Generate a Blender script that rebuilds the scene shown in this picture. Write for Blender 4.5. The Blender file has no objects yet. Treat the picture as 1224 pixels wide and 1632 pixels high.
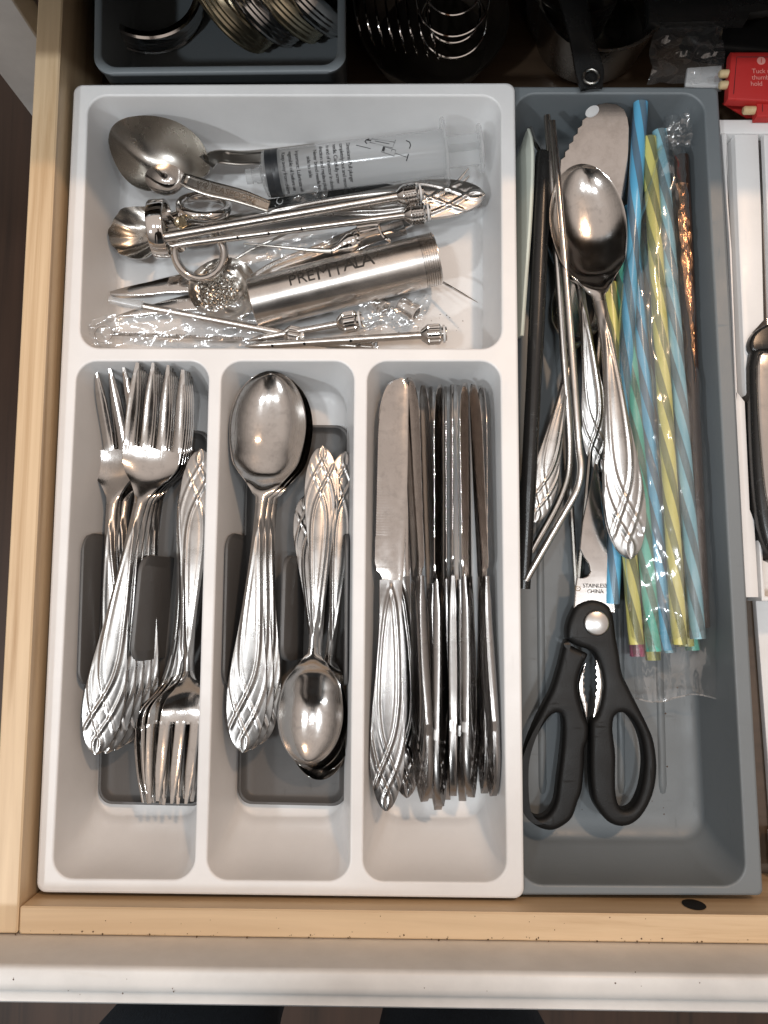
import bpy, bmesh, math, random
from mathutils import Vector, Matrix, Euler, noise
from mathutils.geometry import tessellate_polygon
random.seed(7)
PI = math.pi
scene = bpy.context.scene
C = scene.collection

# ---------------------------------------------------------------- camera
cam_d = bpy.data.cameras.new('camera'); cam = bpy.data.objects.new('camera', cam_d); C.objects.link(cam)
CAM = Vector((.1887, .1568, .4418)); CROT = Euler((.1003, .0165, .0059), 'XYZ')
cam.location = CAM; cam.rotation_euler = CROT
cam_d.sensor_fit = 'HORIZONTAL'; cam_d.sensor_width = 36; cam_d.lens = 36 * 1300 / 1224
cam_d.clip_start = .01; cam_d.clip_end = 50
scene.camera = cam
# ---------------------------------------------------------------- world: dim even room light
world = bpy.data.worlds.new('World'); scene.world = world; world.use_nodes = True
wn = world.node_tree.nodes; wl = world.node_tree.links
bg = wn['Background']; bg.inputs[1].default_value = 1.0
wt = wn.new('ShaderNodeTexCoord'); wx = wn.new('ShaderNodeSeparateXYZ'); wr = wn.new('ShaderNodeValToRGB')
wl.new(wt.outputs['Generated'], wx.inputs[0]); wl.new(wx.outputs[2], wr.inputs[0]); wl.new(wr.outputs[0], bg.inputs[0])
wr.color_ramp.elements[0].position = .30; wr.color_ramp.elements[0].color = (.14, .122, .110, 1)
wr.color_ramp.elements[1].position = .78; wr.color_ramp.elements[1].color = (.66, .57, .51, 1)
# ---------------------------------------------------------------- ceiling lamps, one of them an added fill
def lamp(name, loc, aim, size, power, col):
    d = bpy.data.lights.new(name, 'AREA'); d.shape = 'DISK'; d.size = size; d.energy = power; d.color = col
    o = bpy.data.objects.new(name, d); C.objects.link(o); o.location = loc
    o.rotation_euler = (Vector(aim) - Vector(loc)).to_track_quat('-Z', 'Y').to_euler()
    return o
COOL = (.90, .96, 1.0); WARM = (1.0, .66, .42)
lamp('ceiling_lamp', (-.34, -.02, 1.52), (.2, .2, 0), .12, 4.4, COOL)
lamp('ceiling_lamp', (.16, -.04, 1.55), (.2, .2, 0), .12, 3.8, COOL)
lamp('ceiling_lamp', (.66, -.02, 1.52), (.2, .2, 0), .12, 2.8, COOL)
lamp('ceiling_lamp', (-1.05, -.75, 1.55), (.1, .3, -.2), .12, 11.5, COOL)  # added fill, brightening the stile and the back of the drawer
lamp('under_cabinet_lamp', (.62, .80, 1.20), (.2, .1, 0), .08, 5.6, WARM)
scene.view_settings.view_transform = 'Standard'; scene.view_settings.look = 'None'
scene.view_settings.exposure = .02; scene.view_settings.gamma = 1
scene.cycles.use_denoising = True
scene.cycles.max_bounces = 10; scene.cycles.transparent_max_bounces = 24
scene.cycles.caustics_reflective = False; scene.cycles.caustics_refractive = False
scene.cycles.sample_clamp_indirect = 4

# ---------------------------------------------------------------- helpers
RM = CROT.to_matrix()
def P(px, py, z=0.0):
    """the place on the level z (metres above the tray rim) measured at a point of the photograph"""
    d = RM @ Vector(((px - 612) / 1300, (816 - py) / 1300, -1))
    return CAM + d * ((z - CAM.z) / d.z)
def mm(px, z=0.0): return px * (CAM.z - z) / 1300

def make_mesh(name, V, F, mat, smooth=True, sharp=None):
    me = bpy.data.meshes.new(name)
    me.from_pydata([tuple(v) for v in V], [], F); me.validate()
    if mat is not None:
        for m in (mat if isinstance(mat, (list, tuple)) else [mat]): me.materials.append(m)
    if smooth: me.polygons.foreach_set('use_smooth', [True] * len(me.polygons))
    if sharp: me.set_sharp_from_angle(angle=math.radians(sharp))
    me.update()
    return me
def link(name, me, parent=None, loc=None):
    o = bpy.data.objects.new(name, me); C.objects.link(o)
    if parent is not None: o.parent = parent
    if loc is not None: o.location = loc
    return o
def root_of(o):
    while o.parent is not None: o = o.parent
    return o
def origin_of(o):
    v = Vector((0, 0, 0))
    while o is not None: v += o.location; o = o.parent
    return v
def obj(name, VF, mat, parent=None, smooth=True, sharp=35):
    """VF given in world space; a top-level mesh gets its origin at its own base, a part is stored relative to its parents"""
    V, F = VF[0], VF[1]
    V = [Vector(v) for v in V]
    if parent is None:
        o0 = Vector((sum(v.x for v in V) / len(V), sum(v.y for v in V) / len(V), min(v.z for v in V)))
    else:
        o0 = origin_of(parent)
    me = make_mesh(name, [v - o0 for v in V], F, mat, smooth, sharp)
    return link(name, me, parent, o0 if parent is None else None)
def tag(o, label, cat, group=None):
    o['label'] = label; o['category'] = cat
    if group: o['group'] = group
    return o
def thing(name, label, cat, loc=(0, 0, 0), group=None):
    o = bpy.data.objects.new(name, None); C.objects.link(o); o.location = loc
    o.empty_display_size = .01
    return tag(o, label, cat, group)
def struct(o): o['kind'] = 'structure'; return o
def join(*parts):
    V, F = [], []
    for p in parts:
        n = len(V); V += list(p[0]); F += [tuple(i + n for i in f) for f in p[1]]
    return V, F
def box(a, b, bev=.0006):
    """box between two corners with small chamfered edges"""
    x0, y0, z0 = a; x1, y1, z1 = b
    loops = []
    for z, s in ((z0, bev), (z0 + bev, 0), (z1 - bev, 0), (z1, bev)):
        c = bev
        loops.append([Vector(p) for p in ((x0+c+s, y0+s, z), (x1-c-s, y0+s, z), (x1-s, y0+c+s, z), (x1-s, y1-c-s, z), (x1-c-s, y1-s, z), (x0+c+s, y1-s, z), (x0+s, y1-c-s, z), (x0+s, y0+c+s, z))])
    return loft(loops, True, True)
def loft(loops, cap0=False, cap1=False, closed=True):
    V, F = [], []
    n = len(loops[0])
    for L in loops: V += list(L)
    for i in range(len(loops) - 1):
        for j in range(n if closed else n - 1):
            k = (j + 1) % n
            F.append((i*n + j, i*n + k, (i+1)*n + k, (i+1)*n + j))
    if cap0: F.append(tuple(range(n))[::-1])
    if cap1: F.append(tuple((len(loops)-1)*n + j for j in range(n)))
    return V, F
def rr(q, r, n=8):
    """closed loop round the corners of quad q (world points, counter-clockwise) with radius r"""
    out = []
    for i in range(4):
        p = q[i]; a = (q[i-1] - p).normalized(); b = (q[(i+1) % 4] - p).normalized()
        for k in range(n + 1):
            t = k / n * PI / 2
            out.append(p + a * r * (1 - math.sin(t)) + b * r * (1 - math.cos(t)))
    return out
def inset(q, l, rgt, far, near, z):
    """q = [near-left, near-right, far-right, far-left]"""
    a, b, c, d = [Vector((v.x, v.y, z)) for v in q]
    ux = (b - a).normalized(); uy = (d - a).normalized()
    return [a + ux*l + uy*near, b - ux*rgt + uy*near, c - ux*rgt - uy*far, d + ux*l - uy*far]
def plate(outer, holes):
    loops = [outer] + holes
    tris = tessellate_polygon(loops)
    V = [v for L in loops for v in L]
    F = []
    for t in tris:
        a, b, c = [V[i] for i in t]
        F.append(tuple(t) if (b - a).cross(c - a).z > 0 else (t[0], t[2], t[1]))
    return V, F
def frames(pts):
    T = []
    for i in range(len(pts)):
        a = pts[max(i-1, 0)]; b = pts[min(i+1, len(pts)-1)]
        T.append((b - a).normalized())
    up = Vector((0, 0, 1)) if abs(T[0].z) < .9 else Vector((0, 1, 0))
    N = [(up - T[0]*up.dot(T[0])).normalized()]
    for i in range(1, len(pts)):
        v = N[-1] - T[i]*N[-1].dot(T[i]); N.append(v.normalized())
    return T, N
def tube(pts, r, seg=12, caps=True, closed=False):
    pts = [Vector(p) for p in pts]
    T, N = frames(pts)
    loops = []
    for i, p in enumerate(pts):
        B = T[i].cross(N[i]); rad = r[i] if isinstance(r, (list, tuple)) else r
        loops.append([p + (N[i]*math.cos(2*PI*j/seg) + B*math.sin(2*PI*j/seg))*rad for j in range(seg)])
    if closed:
        V, F = loft(loops)
        n = len(loops)
        for j in range(seg): F.append(((n-1)*seg + j, (n-1)*seg + (j+1) % seg, (j+1) % seg, j))
        return V, F
    return loft(loops, caps, caps)
def lathe(p0, p1, prof, seg=24, caps=True):
    """profile of (distance from p0, radius) turned about the axis p0-p1"""
    p0 = Vector(p0); ax = (Vector(p1) - p0).normalized()
    up = Vector((0, 0, 1)) if abs(ax.z) < .9 else Vector((0, 1, 0))
    n = (up - ax*up.dot(ax)).normalized(); b = ax.cross(n)
    loops = [[p0 + ax*s + (n*math.cos(2*PI*j/seg) + b*math.sin(2*PI*j/seg))*r for j in range(seg)] for s, r in prof]
    return loft(loops, caps, caps)
def torus(c, nrm, R, r, seg=40, rs=10, flat=1.0, sx=1.0):
    nrm = Vector(nrm).normalized(); up = Vector((1, 0, 0)) if abs(nrm.x) < .9 else Vector((0, 1, 0))
    u = (up - nrm*up.dot(nrm)).normalized(); v = nrm.cross(u)
    loops = []
    for i in range(seg):
        a = 2*PI*i/seg; d = u*math.cos(a)*sx + v*math.sin(a)
        loops.append([Vector(c) + d*R + (d*math.cos(2*PI*j/rs)*r + nrm*math.sin(2*PI*j/rs)*r*flat) for j in range(rs)])
    V, F = loft(loops); n = seg
    for j in range(rs): F.append(((n-1)*rs + j, (n-1)*rs + (j+1) % rs, (j+1) % rs, j))
    return V, F
def smooth_line(pts, n=8):
    """Catmull-Rom through the points"""
    pts = [Vector(p) for p in pts]; out = []
    for i in range(len(pts) - 1):
        p0 = pts[max(i-1, 0)]; p1 = pts[i]; p2 = pts[i+1]; p3 = pts[min(i+2, len(pts)-1)]
        for k in range(n):
            t = k/n
            out.append(.5*((2*p1) + (p2-p0)*t + (2*p0-5*p1+4*p2-p3)*t*t + (3*p1-p0-3*p2+p3)*t**3))
    out.append(pts[-1]); return out
def smooth_loop(pts, n=4):
    pts = [Vector(p) for p in pts]; m = len(pts); out = []
    for i in range(m):
        p0, p1, p2, p3 = pts[i-1], pts[i], pts[(i+1) % m], pts[(i+2) % m]
        for k in range(n):
            t = k/n
            out.append(.5*((2*p1) + (p2-p0)*t + (2*p0-5*p1+4*p2-p3)*t*t + (3*p1-p0-3*p2+p3)*t**3))
    return out
def area2(L): return sum(L[i-1].x*L[i].y - L[i].x*L[i-1].y for i in range(len(L)))
def offset_loop(L, d):
    """offset in plan, positive = to the left of travel"""
    out = []
    for i in range(len(L)):
        a, b, c = L[i-1], L[i], L[(i+1) % len(L)]
        t = Vector((c.x - a.x, c.y - a.y, 0)).normalized()
        out.append(b + Vector((-t.y, t.x, 0))*d)
    return out
def slab(outer, holes, z0, z1, bev=.0008, steps=2):
    """plan outline with holes, given thickness, rounded top edges"""
    if area2(outer) < 0: outer = outer[::-1]
    holes = [h if area2(h) < 0 else h[::-1] for h in holes]
    def at(L, z): return [Vector((v.x, v.y, z)) for v in L]
    parts = []
    tops = []; bots = []
    for L in [outer] + holes:
        loops = [at(L, z0)]
        for k in range(steps + 1):
            a = k/steps*PI/2
            loops.append(at(offset_loop(L, bev*(1 - math.cos(a))), z1 - bev + bev*math.sin(a)))
        parts.append(loft(loops)); tops.append(loops[-1]); bots.append(loops[0])
    parts.append(plate(tops[0], tops[1:]))
    V, F = plate(bots[0], bots[1:]); parts.append((V, [f[::-1] for f in F]))
    V, F = join(*parts)
    return weld(V, F)
def weld(V, F, d=1e-6):
    key = {}; idx = []; nv = []
    for v in V:
        k = (round(v.x/d), round(v.y/d), round(v.z/d))
        if k not in key: key[k] = len(nv); nv.append(v)
        idx.append(key[k])
    nf = []
    for f in F:
        g = []
        for i in f:
            j = idx[i]
            if not g or g[-1] != j: g.append(j)
        if len(g) > 1 and g[0] == g[-1]: g.pop()
        if len(set(g)) == len(g) and len(g) > 2: nf.append(tuple(g))
    return nv, nf
def ip(x, pts, sm=True):
    if x <= pts[0][0]: return pts[0][1]
    for (a, u), (b, v) in zip(pts, pts[1:]):
        if x <= b:
            t = (x - a)/(b - a)
            if sm: t = t*t*(3 - 2*t)
            return u + (v - u)*t
    return pts[-1][1]
def cr(x, pts):
    """smooth curve through (x, value) pairs"""
    n = len(pts)
    if x <= pts[0][0]: return pts[0][1]
    if x >= pts[-1][0]: return pts[-1][1]
    for i in range(n - 1):
        if x <= pts[i+1][0]: break
    x1, y1 = pts[i]; x2, y2 = pts[i+1]
    m1 = (y2 - pts[i-1][1])/(x2 - pts[i-1][0]) if i > 0 else (y2-y1)/(x2-x1)
    m2 = (pts[i+2][1] - y1)/(pts[i+2][0] - x1) if i < n-2 else (y2-y1)/(x2-x1)
    h = x2 - x1; t = (x - x1)/h
    return (2*t**3-3*t*t+1)*y1 + (t**3-2*t*t+t)*h*m1 + (-2*t**3+3*t*t)*y2 + (t**3-t*t)*h*m2
def sheet(us, ts, F, th, keep=None):
    """thin solid: top surface F(u, t) and the same surface lowered by th(u, t)"""
    n, m = len(us), len(ts)
    V = []
    for u in us:
        for t in ts: V.append(F(u, t))
    N = n*m
    for u in us:
        for t in ts:
            v = F(u, t); V.append(Vector((v.x, v.y, v.z - th(u, t))))
    Fs = []; E = {}
    for i in range(n - 1):
        for j in range(m - 1):
            if keep and not keep(i, j): continue
            q = (i*m+j, i*m+j+1, (i+1)*m+j+1, (i+1)*m+j)
            Fs.append(q); Fs.append(tuple(k + N for k in q[::-1]))
            for a, b in zip(q, q[1:] + q[:1]): E[(a, b)] = 1
    for (a, b) in list(E):
        if (b, a) not in E: Fs.append((b, a, a + N, b + N))
    used = sorted({i for f in Fs for i in f}); mp = {k: i for i, k in enumerate(used)}
    return [V[k] for k in used], [tuple(mp[i] for i in f) for f in Fs]
def text_mesh(s, size, fn, name, mat, parent, spacing=1.0, bold=0.0, align='LEFT'):
    """lettering as thin mesh; fn maps flat letter coordinates to the surface it is printed on"""
    cu = bpy.data.curves.new('lettering', 'FONT'); cu.body = s; cu.size = size; cu.align_x = align
    cu.space_character = spacing; cu.resolution_u = 3; cu.offset = bold
    t = bpy.data.objects.new('lettering', cu); C.objects.link(t)
    bpy.context.view_layer.update()
    me0 = bpy.data.meshes.new_from_object(t.evaluated_get(bpy.context.evaluated_depsgraph_get()))
    bm = bmesh.new(); bm.from_mesh(me0)
    bmesh.ops.triangulate(bm, faces=bm.faces[:])
    for _ in range(4):
        long = [e for e in bm.edges if e.calc_length() > size*.16]
        if long: bmesh.ops.subdivide_edges(bm, edges=long, cuts=1); bmesh.ops.triangulate(bm, faces=bm.faces[:])
    V = [fn(v.co.x, v.co.y) for v in bm.verts]; F = [tuple(v.index for v in f.verts) for f in bm.faces]
    bm.free(); bpy.data.objects.remove(t); bpy.data.curves.remove(cu); bpy.data.meshes.remove(me0)
    return obj(name, (V, F), mat, parent, smooth=False, sharp=None)

# ---------------------------------------------------------------- materials
def mat(name, col, rough=.5, metal=0.0, **kw):
    m = bpy.data.materials.new(name); m.use_nodes = True
    b = m.node_tree.nodes['Principled BSDF']
    b.inputs['Base Color'].default_value = (*col, 1); b.inputs['Roughness'].default_value = rough; b.inputs['Metallic'].default_value = metal
    for k, v in kw.items(): b.inputs[k.replace('_', ' ')].default_value = v
    return m
def nd(m, kind, **kw):
    n = m.node_tree.nodes.new(kind)
    for k, v in kw.items(): setattr(n, k, v)
    return n
def lk(m, a, b): m.node_tree.links.new(a, b)
def bsdf(m): return m.node_tree.nodes['Principled BSDF']
def coords(m, scale=(1, 1, 1), rot=(0, 0, 0), out='Object'):
    tc = nd(m, 'ShaderNodeTexCoord'); mp = nd(m, 'ShaderNodeMapping')
    mp.inputs['Scale'].default_value = scale; mp.inputs['Rotation'].default_value = rot
    lk(m, tc.outputs[out], mp.inputs[0]); return mp.outputs[0]
def noise_n(m, vec, scale, detail=4, rough=.6):
    n = nd(m, 'ShaderNodeTexNoise'); n.inputs['Scale'].default_value = scale; n.inputs['Detail'].default_value = detail; n.inputs['Roughness'].default_value = rough
    lk(m, vec, n.inputs['Vector']); return n
def ramp(m, fac, stops):
    r = nd(m, 'ShaderNodeValToRGB'); e = r.color_ramp.elements
    while len(e) < len(stops): e.new(.5)
    for i, (p, c) in enumerate(stops):
        e[i].position = p; e[i].color = c if len(c) == 4 else (*c, 1)
    lk(m, fac, r.inputs[0]); return r.outputs[0]
def g3(v): return (v, v, v)
def bump(m, h, strength=.2, dist=.0005):
    b = nd(m, 'ShaderNodeBump'); b.inputs['Strength'].default_value = strength; b.inputs['Distance'].default_value = dist
    lk(m, h, b.inputs['Height']); lk(m, b.outputs[0], bsdf(m).inputs['Normal']); return b

def plastic(name, col, rough=.38, grain=900, bs=.08, dirt=.06):
    m = mat(name, col, rough); v = coords(m)
    n = noise_n(m, v, grain, 2); bump(m, n.outputs[0], bs, .0003)
    d = noise_n(m, v, 14, 6, .65)
    lk(m, ramp(m, d.outputs[0], [(.3, [c*(1-dirt) for c in col]), (.65, col)]), bsdf(m).inputs['Base Color'])
    v3 = coords(m, (1, .12, 1), (0, 0, .5)); sn = noise_n(m, v3, 420, 2, .5)
    v4 = coords(m, (.12, 1, 1), (0, 0, .3)); sn2 = noise_n(m, v4, 380, 2, .5)
    mxx = nd(m, 'ShaderNodeMath', operation='MAXIMUM'); lk(m, sn.outputs[0], mxx.inputs[0]); lk(m, sn2.outputs[0], mxx.inputs[1])
    sc_ = ramp(m, mxx.outputs[0], [(.66, g3(0)), (.74, g3(.22))])
    r = ramp(m, noise_n(m, v, 40, 5).outputs[0], [(.3, g3(rough-.07)), (.7, g3(rough+.1))])
    ad = nd(m, 'ShaderNodeMix', data_type='RGBA', blend_type='ADD'); ad.inputs[0].default_value = 1; lk(m, r, ad.inputs[6]); lk(m, sc_, ad.inputs[7]); lk(m, ad.outputs[2], bsdf(m).inputs['Roughness'])
    return m
def steel(name, col=(.63, .61, .59), rough=.12, scr=.10, stretch=(260, 6, 260), scale=1.0, spots=True):
    m = mat(name, col, rough, 1.0); v = coords(m, stretch)
    n = noise_n(m, v, scale, 3, .7)
    v2 = coords(m); n2 = noise_n(m, v2, 7/ .25 if False else 18, 5, .7)
    r = nd(m, 'ShaderNodeMath', operation='MULTIPLY_ADD'); lk(m, n2.outputs[0], r.inputs[0]); r.inputs[1].default_value = .22; r.inputs[2].default_value = rough - .09
    lk(m, r.outputs[0], bsdf(m).inputs['Roughness'])
    bump(m, n.outputs[0], scr, .0004)
    if spots:
        w = noise_n(m, v2, 35, 6, .75)
        lk(m, ramp(m, w.outputs[0], [(.28, [c*.78 for c in col]), (.5, col), (1, [min(1, c*1.05) for c in col])]), bsdf(m).inputs['Base Color'])
    return m
def wood(name, dark, light, axis='y'):
    sc = {'y': (70, 3, 70), 'x': (3, 70, 70), 'z': (70, 70, 3)}[axis]
    m = mat(name, light, .42); v = coords(m, sc)
    n = noise_n(m, v, 1.0, 8, .62); n.inputs['Distortion'].default_value = .6
    v2 = coords(m, tuple(s*.12 for s in sc)); w = noise_n(m, v2, 2.2, 4)
    mx = nd(m, 'ShaderNodeMath', operation='MULTIPLY_ADD'); lk(m, n.outputs[0], mx.inputs[0]); mx.inputs[1].default_value = .55; 
    h = nd(m, 'ShaderNodeMath', operation='MULTIPLY'); lk(m, w.outputs[0], h.inputs[0]); h.inputs[1].default_value = .45
    lk(m, h.outputs[0], mx.inputs[2])
    lk(m, ramp(m, mx.outputs[0], [(.36, dark), (.47, [(a+2*b)/3 for a, b in zip(dark, light)]), (.60, light)]), bsdf(m).inputs['Base Color'])
    bump(m, n.outputs[0], .06, .0004)
    return m
def clear(name, tint=(1, 1, 1), body=.12, rough=.08, gloss=1.0, bumpy=0.0, bscale=60, white=(.9, .92, .93), base=.04):
    """thin clear plastic: mostly see-through, milky body, shine that grows towards grazing view on both sides"""
    m = bpy.data.materials.new(name); m.use_nodes = True; nt = m.node_tree; nt.nodes.remove(bsdf(m))
    out = nt.nodes['Material Output']
    tr = nd(m, 'ShaderNodeBsdfTransparent'); tr.inputs[0].default_value = (*tint, 1)
    df = nd(m, 'ShaderNodeBsdfDiffuse'); df.inputs[0].default_value = (*white, 1)
    tl = nd(m, 'ShaderNodeBsdfTranslucent'); tl.inputs[0].default_value = (*white, 1)
    dm = nd(m, 'ShaderNodeMixShader'); dm.inputs[0].default_value = .5; lk(m, df.outputs[0], dm.inputs[1]); lk(m, tl.outputs[0], dm.inputs[2])
    gl = nd(m, 'ShaderNodeBsdfGlossy'); gl.inputs['Roughness'].default_value = rough; gl.inputs[0].default_value = (1, 1, 1, 1)
    a = nd(m, 'ShaderNodeMixShader'); a.inputs[0].default_value = body; lk(m, tr.outputs[0], a.inputs[1]); lk(m, dm.outputs[0], a.inputs[2])
    f = nd(m, 'ShaderNodeLayerWeight'); f.inputs[0].default_value = .5
    pw = nd(m, 'ShaderNodeMath', operation='POWER'); lk(m, f.outputs['Facing'], pw.inputs[0]); pw.inputs[1].default_value = 4.0
    g = nd(m, 'ShaderNodeMath', operation='MULTIPLY_ADD'); g.inputs[1].default_value = .6*gloss; g.inputs[2].default_value = base*gloss; lk(m, pw.outputs[0], g.inputs[0])
    b = nd(m, 'ShaderNodeMixShader'); lk(m, g.outputs[0], b.inputs[0]); lk(m, a.outputs[0], b.inputs[1]); lk(m, gl.outputs[0], b.inputs[2])
    if bumpy:
        v = coords(m, (1, .3, 1))
        n = noise_n(m, v, bscale, 3, .6); vo = nd(m, 'ShaderNodeTexVoronoi'); vo.feature = 'DISTANCE_TO_EDGE'; vo.inputs['Scale'].default_value = bscale*1.3
        mxv = nd(m, 'ShaderNodeVectorMath', operation='ADD'); lk(m, v, mxv.inputs[0]); sc = nd(m, 'ShaderNodeVectorMath', operation='SCALE'); lk(m, n.outputs['Color'], sc.inputs[0]); sc.inputs['Scale'].default_value = .02; lk(m, sc.outputs[0], mxv.inputs[1]); lk(m, mxv.outputs[0], vo.inputs['Vector'])
        ad = nd(m, 'ShaderNodeMath', operation='MULTIPLY_ADD'); lk(m, vo.outputs[0], ad.inputs[0]); ad.inputs[1].default_value = .8; lk(m, n.outputs[0], ad.inputs[2])
        bp = nd(m, 'ShaderNodeBump'); bp.inputs['Strength'].default_value = bumpy; bp.inputs['Distance'].default_value = .004
        lk(m, ad.outputs[0], bp.inputs['Height'])
        lk(m, bp.outputs[0], gl.inputs['Normal'])
    lk(m, b.outputs[0], out.inputs[0])
    return m
M = {}
M['white'] = plastic('white plastic', (.81, .81, .81), .38, dirt=.10)
M['grey'] = plastic('blue grey plastic', (.172, .194, .208), .42, bs=.12)
M['insert'] = plastic('warm grey plastic', (.105, .102, .100), .45, bs=.12)
M['paint'] = plastic('white cabinet paint', (.80, .79, .77), .42, 300, .05, .22)
M['maple'] = wood('maple along', (.41, .255, .125), (.76, .58, .375), 'y')
M['maple_x'] = wood('maple across', (.41, .255, .125), (.76, .58, .375), 'x')
M['floor'] = wood('dark floor boards', (.022, .012, .008), (.065, .034, .021), 'y')
M['counter'] = plastic('dark stone counter', (.06, .055, .05), .3)
M['steel'] = steel('cutlery steel')
M['satin'] = steel('satin handle steel', (.50, .485, .47), .27, .05)
M['knifegrip'] = steel('knife handle steel', (.31, .295, .285), .22, .05)
M['chrome'] = steel('chrome', (.72, .70, .68), .07, .03, spots=False)
M['bladesteel'] = steel('knife blade steel', (.56, .525, .50), .12, .02, (4, 300, 300))
M['darksteel'] = steel('dull bowl steel', (.42, .40, .37), .25, .1, (40, 40, 40))
M['tubesteel'] = steel('brushed tube steel', (.70, .67, .64), .24, .05, (400, 400, 400))
M['brass'] = steel('gilt lid tin', (.72, .64, .46), .25, .1, (40, 40, 40))
M['black'] = plastic('black plastic', (.007, .007, .007), .45, 1500, .30); bsdf(M['black']).inputs['Specular IOR Level'].default_value = .3
M['blackgloss'] = plastic('black gloss plastic', (.014, .014, .014), .25, 300, .03)
M['shaded_bottom'] = wood('dark drawer bottom', (.05, .03, .018), (.10, .065, .04), 'x')  # dark colour carries the shade at the back of the drawer
M['hole'] = mat('unlit hole', (.004, .004, .004), .9)
M['print'] = mat('black print', (.02, .02, .022), .6)
M['clear'] = clear('clear film', body=.06, rough=.13, gloss=1.7, bumpy=.24, bscale=55, base=.08)
M['syringe'] = clear('milky clear plastic', body=.30, rough=.15, gloss=.8, base=.04)
M['cap'] = clear('clear cap plastic', body=.30, rough=.2, gloss=1.0)
M['red'] = plastic('red paper', (.50, .022, .02), .6)
M['bamboo'] = wood('bamboo', (.50, .36, .18), (.68, .54, .32), 'y')
M['paper'] = plastic('white paper', (.62, .62, .62), .7)
# ================================================================ the setting: floor, cabinet, counter, drawer
def flat_box(x0, x1, y0, y1, z0, z1, bev=.0008): return box((x0, y0, z0), (x1, y1, z1), bev)
struct(obj('floor', flat_box(-2.5, 2.5, -2.5, 1.2, -.80, -.75), M['floor'], sharp=30))
YF = .500
cab = thing('base_cabinet', 'white painted base cabinet behind the pulled out drawer', 'cabinet', (.2, YF, -.75))
obj('stile', flat_box(-.078, -.037, YF, YF+.02, -.75, .09), M['paint'], cab)
obj('stile', flat_box(.56, .60, YF, YF+.02, -.75, .09), M['paint'], cab)
obj('shade_rail', flat_box(-.0365, .5595, YF, YF+.02, .05, .09), M['paint'], cab)  # unseen rail, added to keep the back of the drawer dark
obj('side_panel', flat_box(-.078, -.060, YF+.0205, 1.1, -.75, .09), M['paint'], cab)
obj('side_panel', flat_box(.582, .60, YF+.0205, 1.1, -.75, .09), M['paint'], cab)
obj('back_panel', flat_box(-.0595, .5815, 1.08, 1.1, -.75, .09), M['floor'], cab)
ct = obj('countertop', flat_box(-.9, 1.4, .432, 1.16, .092, .125, .004), M['counter']); tag(ct, 'dark countertop edge above the back of the drawer', 'countertop')

# ---- the drawer
xl1 = P(88, 240, .012).x; xl0 = xl1 - .0142
yf1 = P(600, 1452, .012).y; yf0 = P(600, 1497, .012).y
dr = thing('drawer', 'pulled out maple drawer with white painted front', 'drawer', (.24, .2, -.056))
FL = -.052
obj('side_panel', flat_box(xl0, xl1, yf0+.0005, .98, -.075, .012), M['maple'], dr)
obj('side_panel', flat_box(.53, .544, yf0+.0005, .98, -.075, .012), M['maple'], dr)
obj('bottom_panel', flat_box(xl1-.004, .534, yf1-.004, .98, FL-.006, FL), M['shaded_bottom'], dr)
obj('back_panel', flat_box(xl1+.0005, .5295, .965, .98, FL+.0005, .012), M['maple_x'], dr)
fp = obj('front_panel', flat_box(xl1+.0006, .5294, yf0, yf1, -.075, .0118), M['maple_x'], dr)
hp = P(1103, 1442, -.004)
yy = yf1 + .0004
hv = []
for k in range(20):
    a = 2*PI*k/20; hv.append(Vector((hp.x + .0058*math.cos(a), yy, -.0012 + .0075*math.sin(a))))
obj('screw_hole', loft([hv, [Vector((v.x*.3 + hp.x*.7, yy + .0002, v.z*.3 - .0009)) for v in hv]], False, True), M['hole'], fp, smooth=False, sharp=None)
# painted front: back face, flat top, rounded front bead
yb = yf0 - .0006
prof = [(yb, -.20), (yb, .042), (yb-.0006, .0445), (yb-.002, .0452)]
ye = P(600, 1597, .045).y
prof += [(ye+.006, .0452), (ye+.003, .0446), (ye+.0015, .042), (ye-.001, .0405), (ye-.004, .0405), (ye-.0055, .0385), (ye-.006, .035), (ye-.006, -.20)]
obj('drawer_front', loft([[Vector((x, y, z)) for x in (-.12, .66)] for y, z in prof], closed=False), M['paint'], dr, sharp=50)

# ================================================================ white cutlery tray
def Q(bl, br, tr, tl, z=0.0): return [P(*bl, z), P(*br, z), P(*tr, z), P(*tl, z)]
ZF = -.042
outer = Q((57, 1423), (835.5, 1433), (821, 131), (117, 134))
comps = {
 'top': (Q((127, 554), (799, 555), (798, 153), (141, 153)), (.006, .006, .006, .003)),
 'fork': (Q((84, 1400), (309, 1402), (333, 576), (123, 576)), (.007, .006, .007, .021)),
 'spoon': (Q((330, 1402), (557, 1404), (564, 576), (354, 576)), (.007, .006, .007, .021)),
 'knife': (Q((579, 1404), (807, 1406), (797, 576), (586, 576)), (.007, .006, .007, .021))}
def pocket(q, dr4, depth, rad=.011, lip=.0012, zt=0.0, fillet=.007):
    l, r, f, n = dr4
    loops = []
    for k in range(4):
        a = k/3*PI/2
        loops.append(rr(inset(q, *[lip*(math.sin(a) - 1)]*4, zt - lip*(1 - math.cos(a))), rad + lip*(1 - math.sin(a))))
    hole = loops[0]
    for k in range(1, 13):
        t = k/12
        z = zt - lip - (depth - lip - fillet*.55)*t
        e = t**1.6                                    # the near end is scooped
        loops.append(rr(inset(q, l*t, r*t, f*t, n*(.35*t + .65*t**2.6), z), rad + .002*t))
    for k in range(1, 7):
        a = k/6*PI/2
        s = fillet*(1 - math.cos(a)); z = zt - depth + fillet*.55*(1 - math.sin(a))
        loops.append(rr(inset(q, l + s, r + s, f + s, n + s*1.6, z), rad + .002 - s*.4))
    return hole, loft(loops, False, True)
holes, pockets = [], []
for k, (q, d4) in comps.items():
    h, pk = pocket(q, d4, -ZF); holes.append(h); pockets.append(pk)
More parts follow.
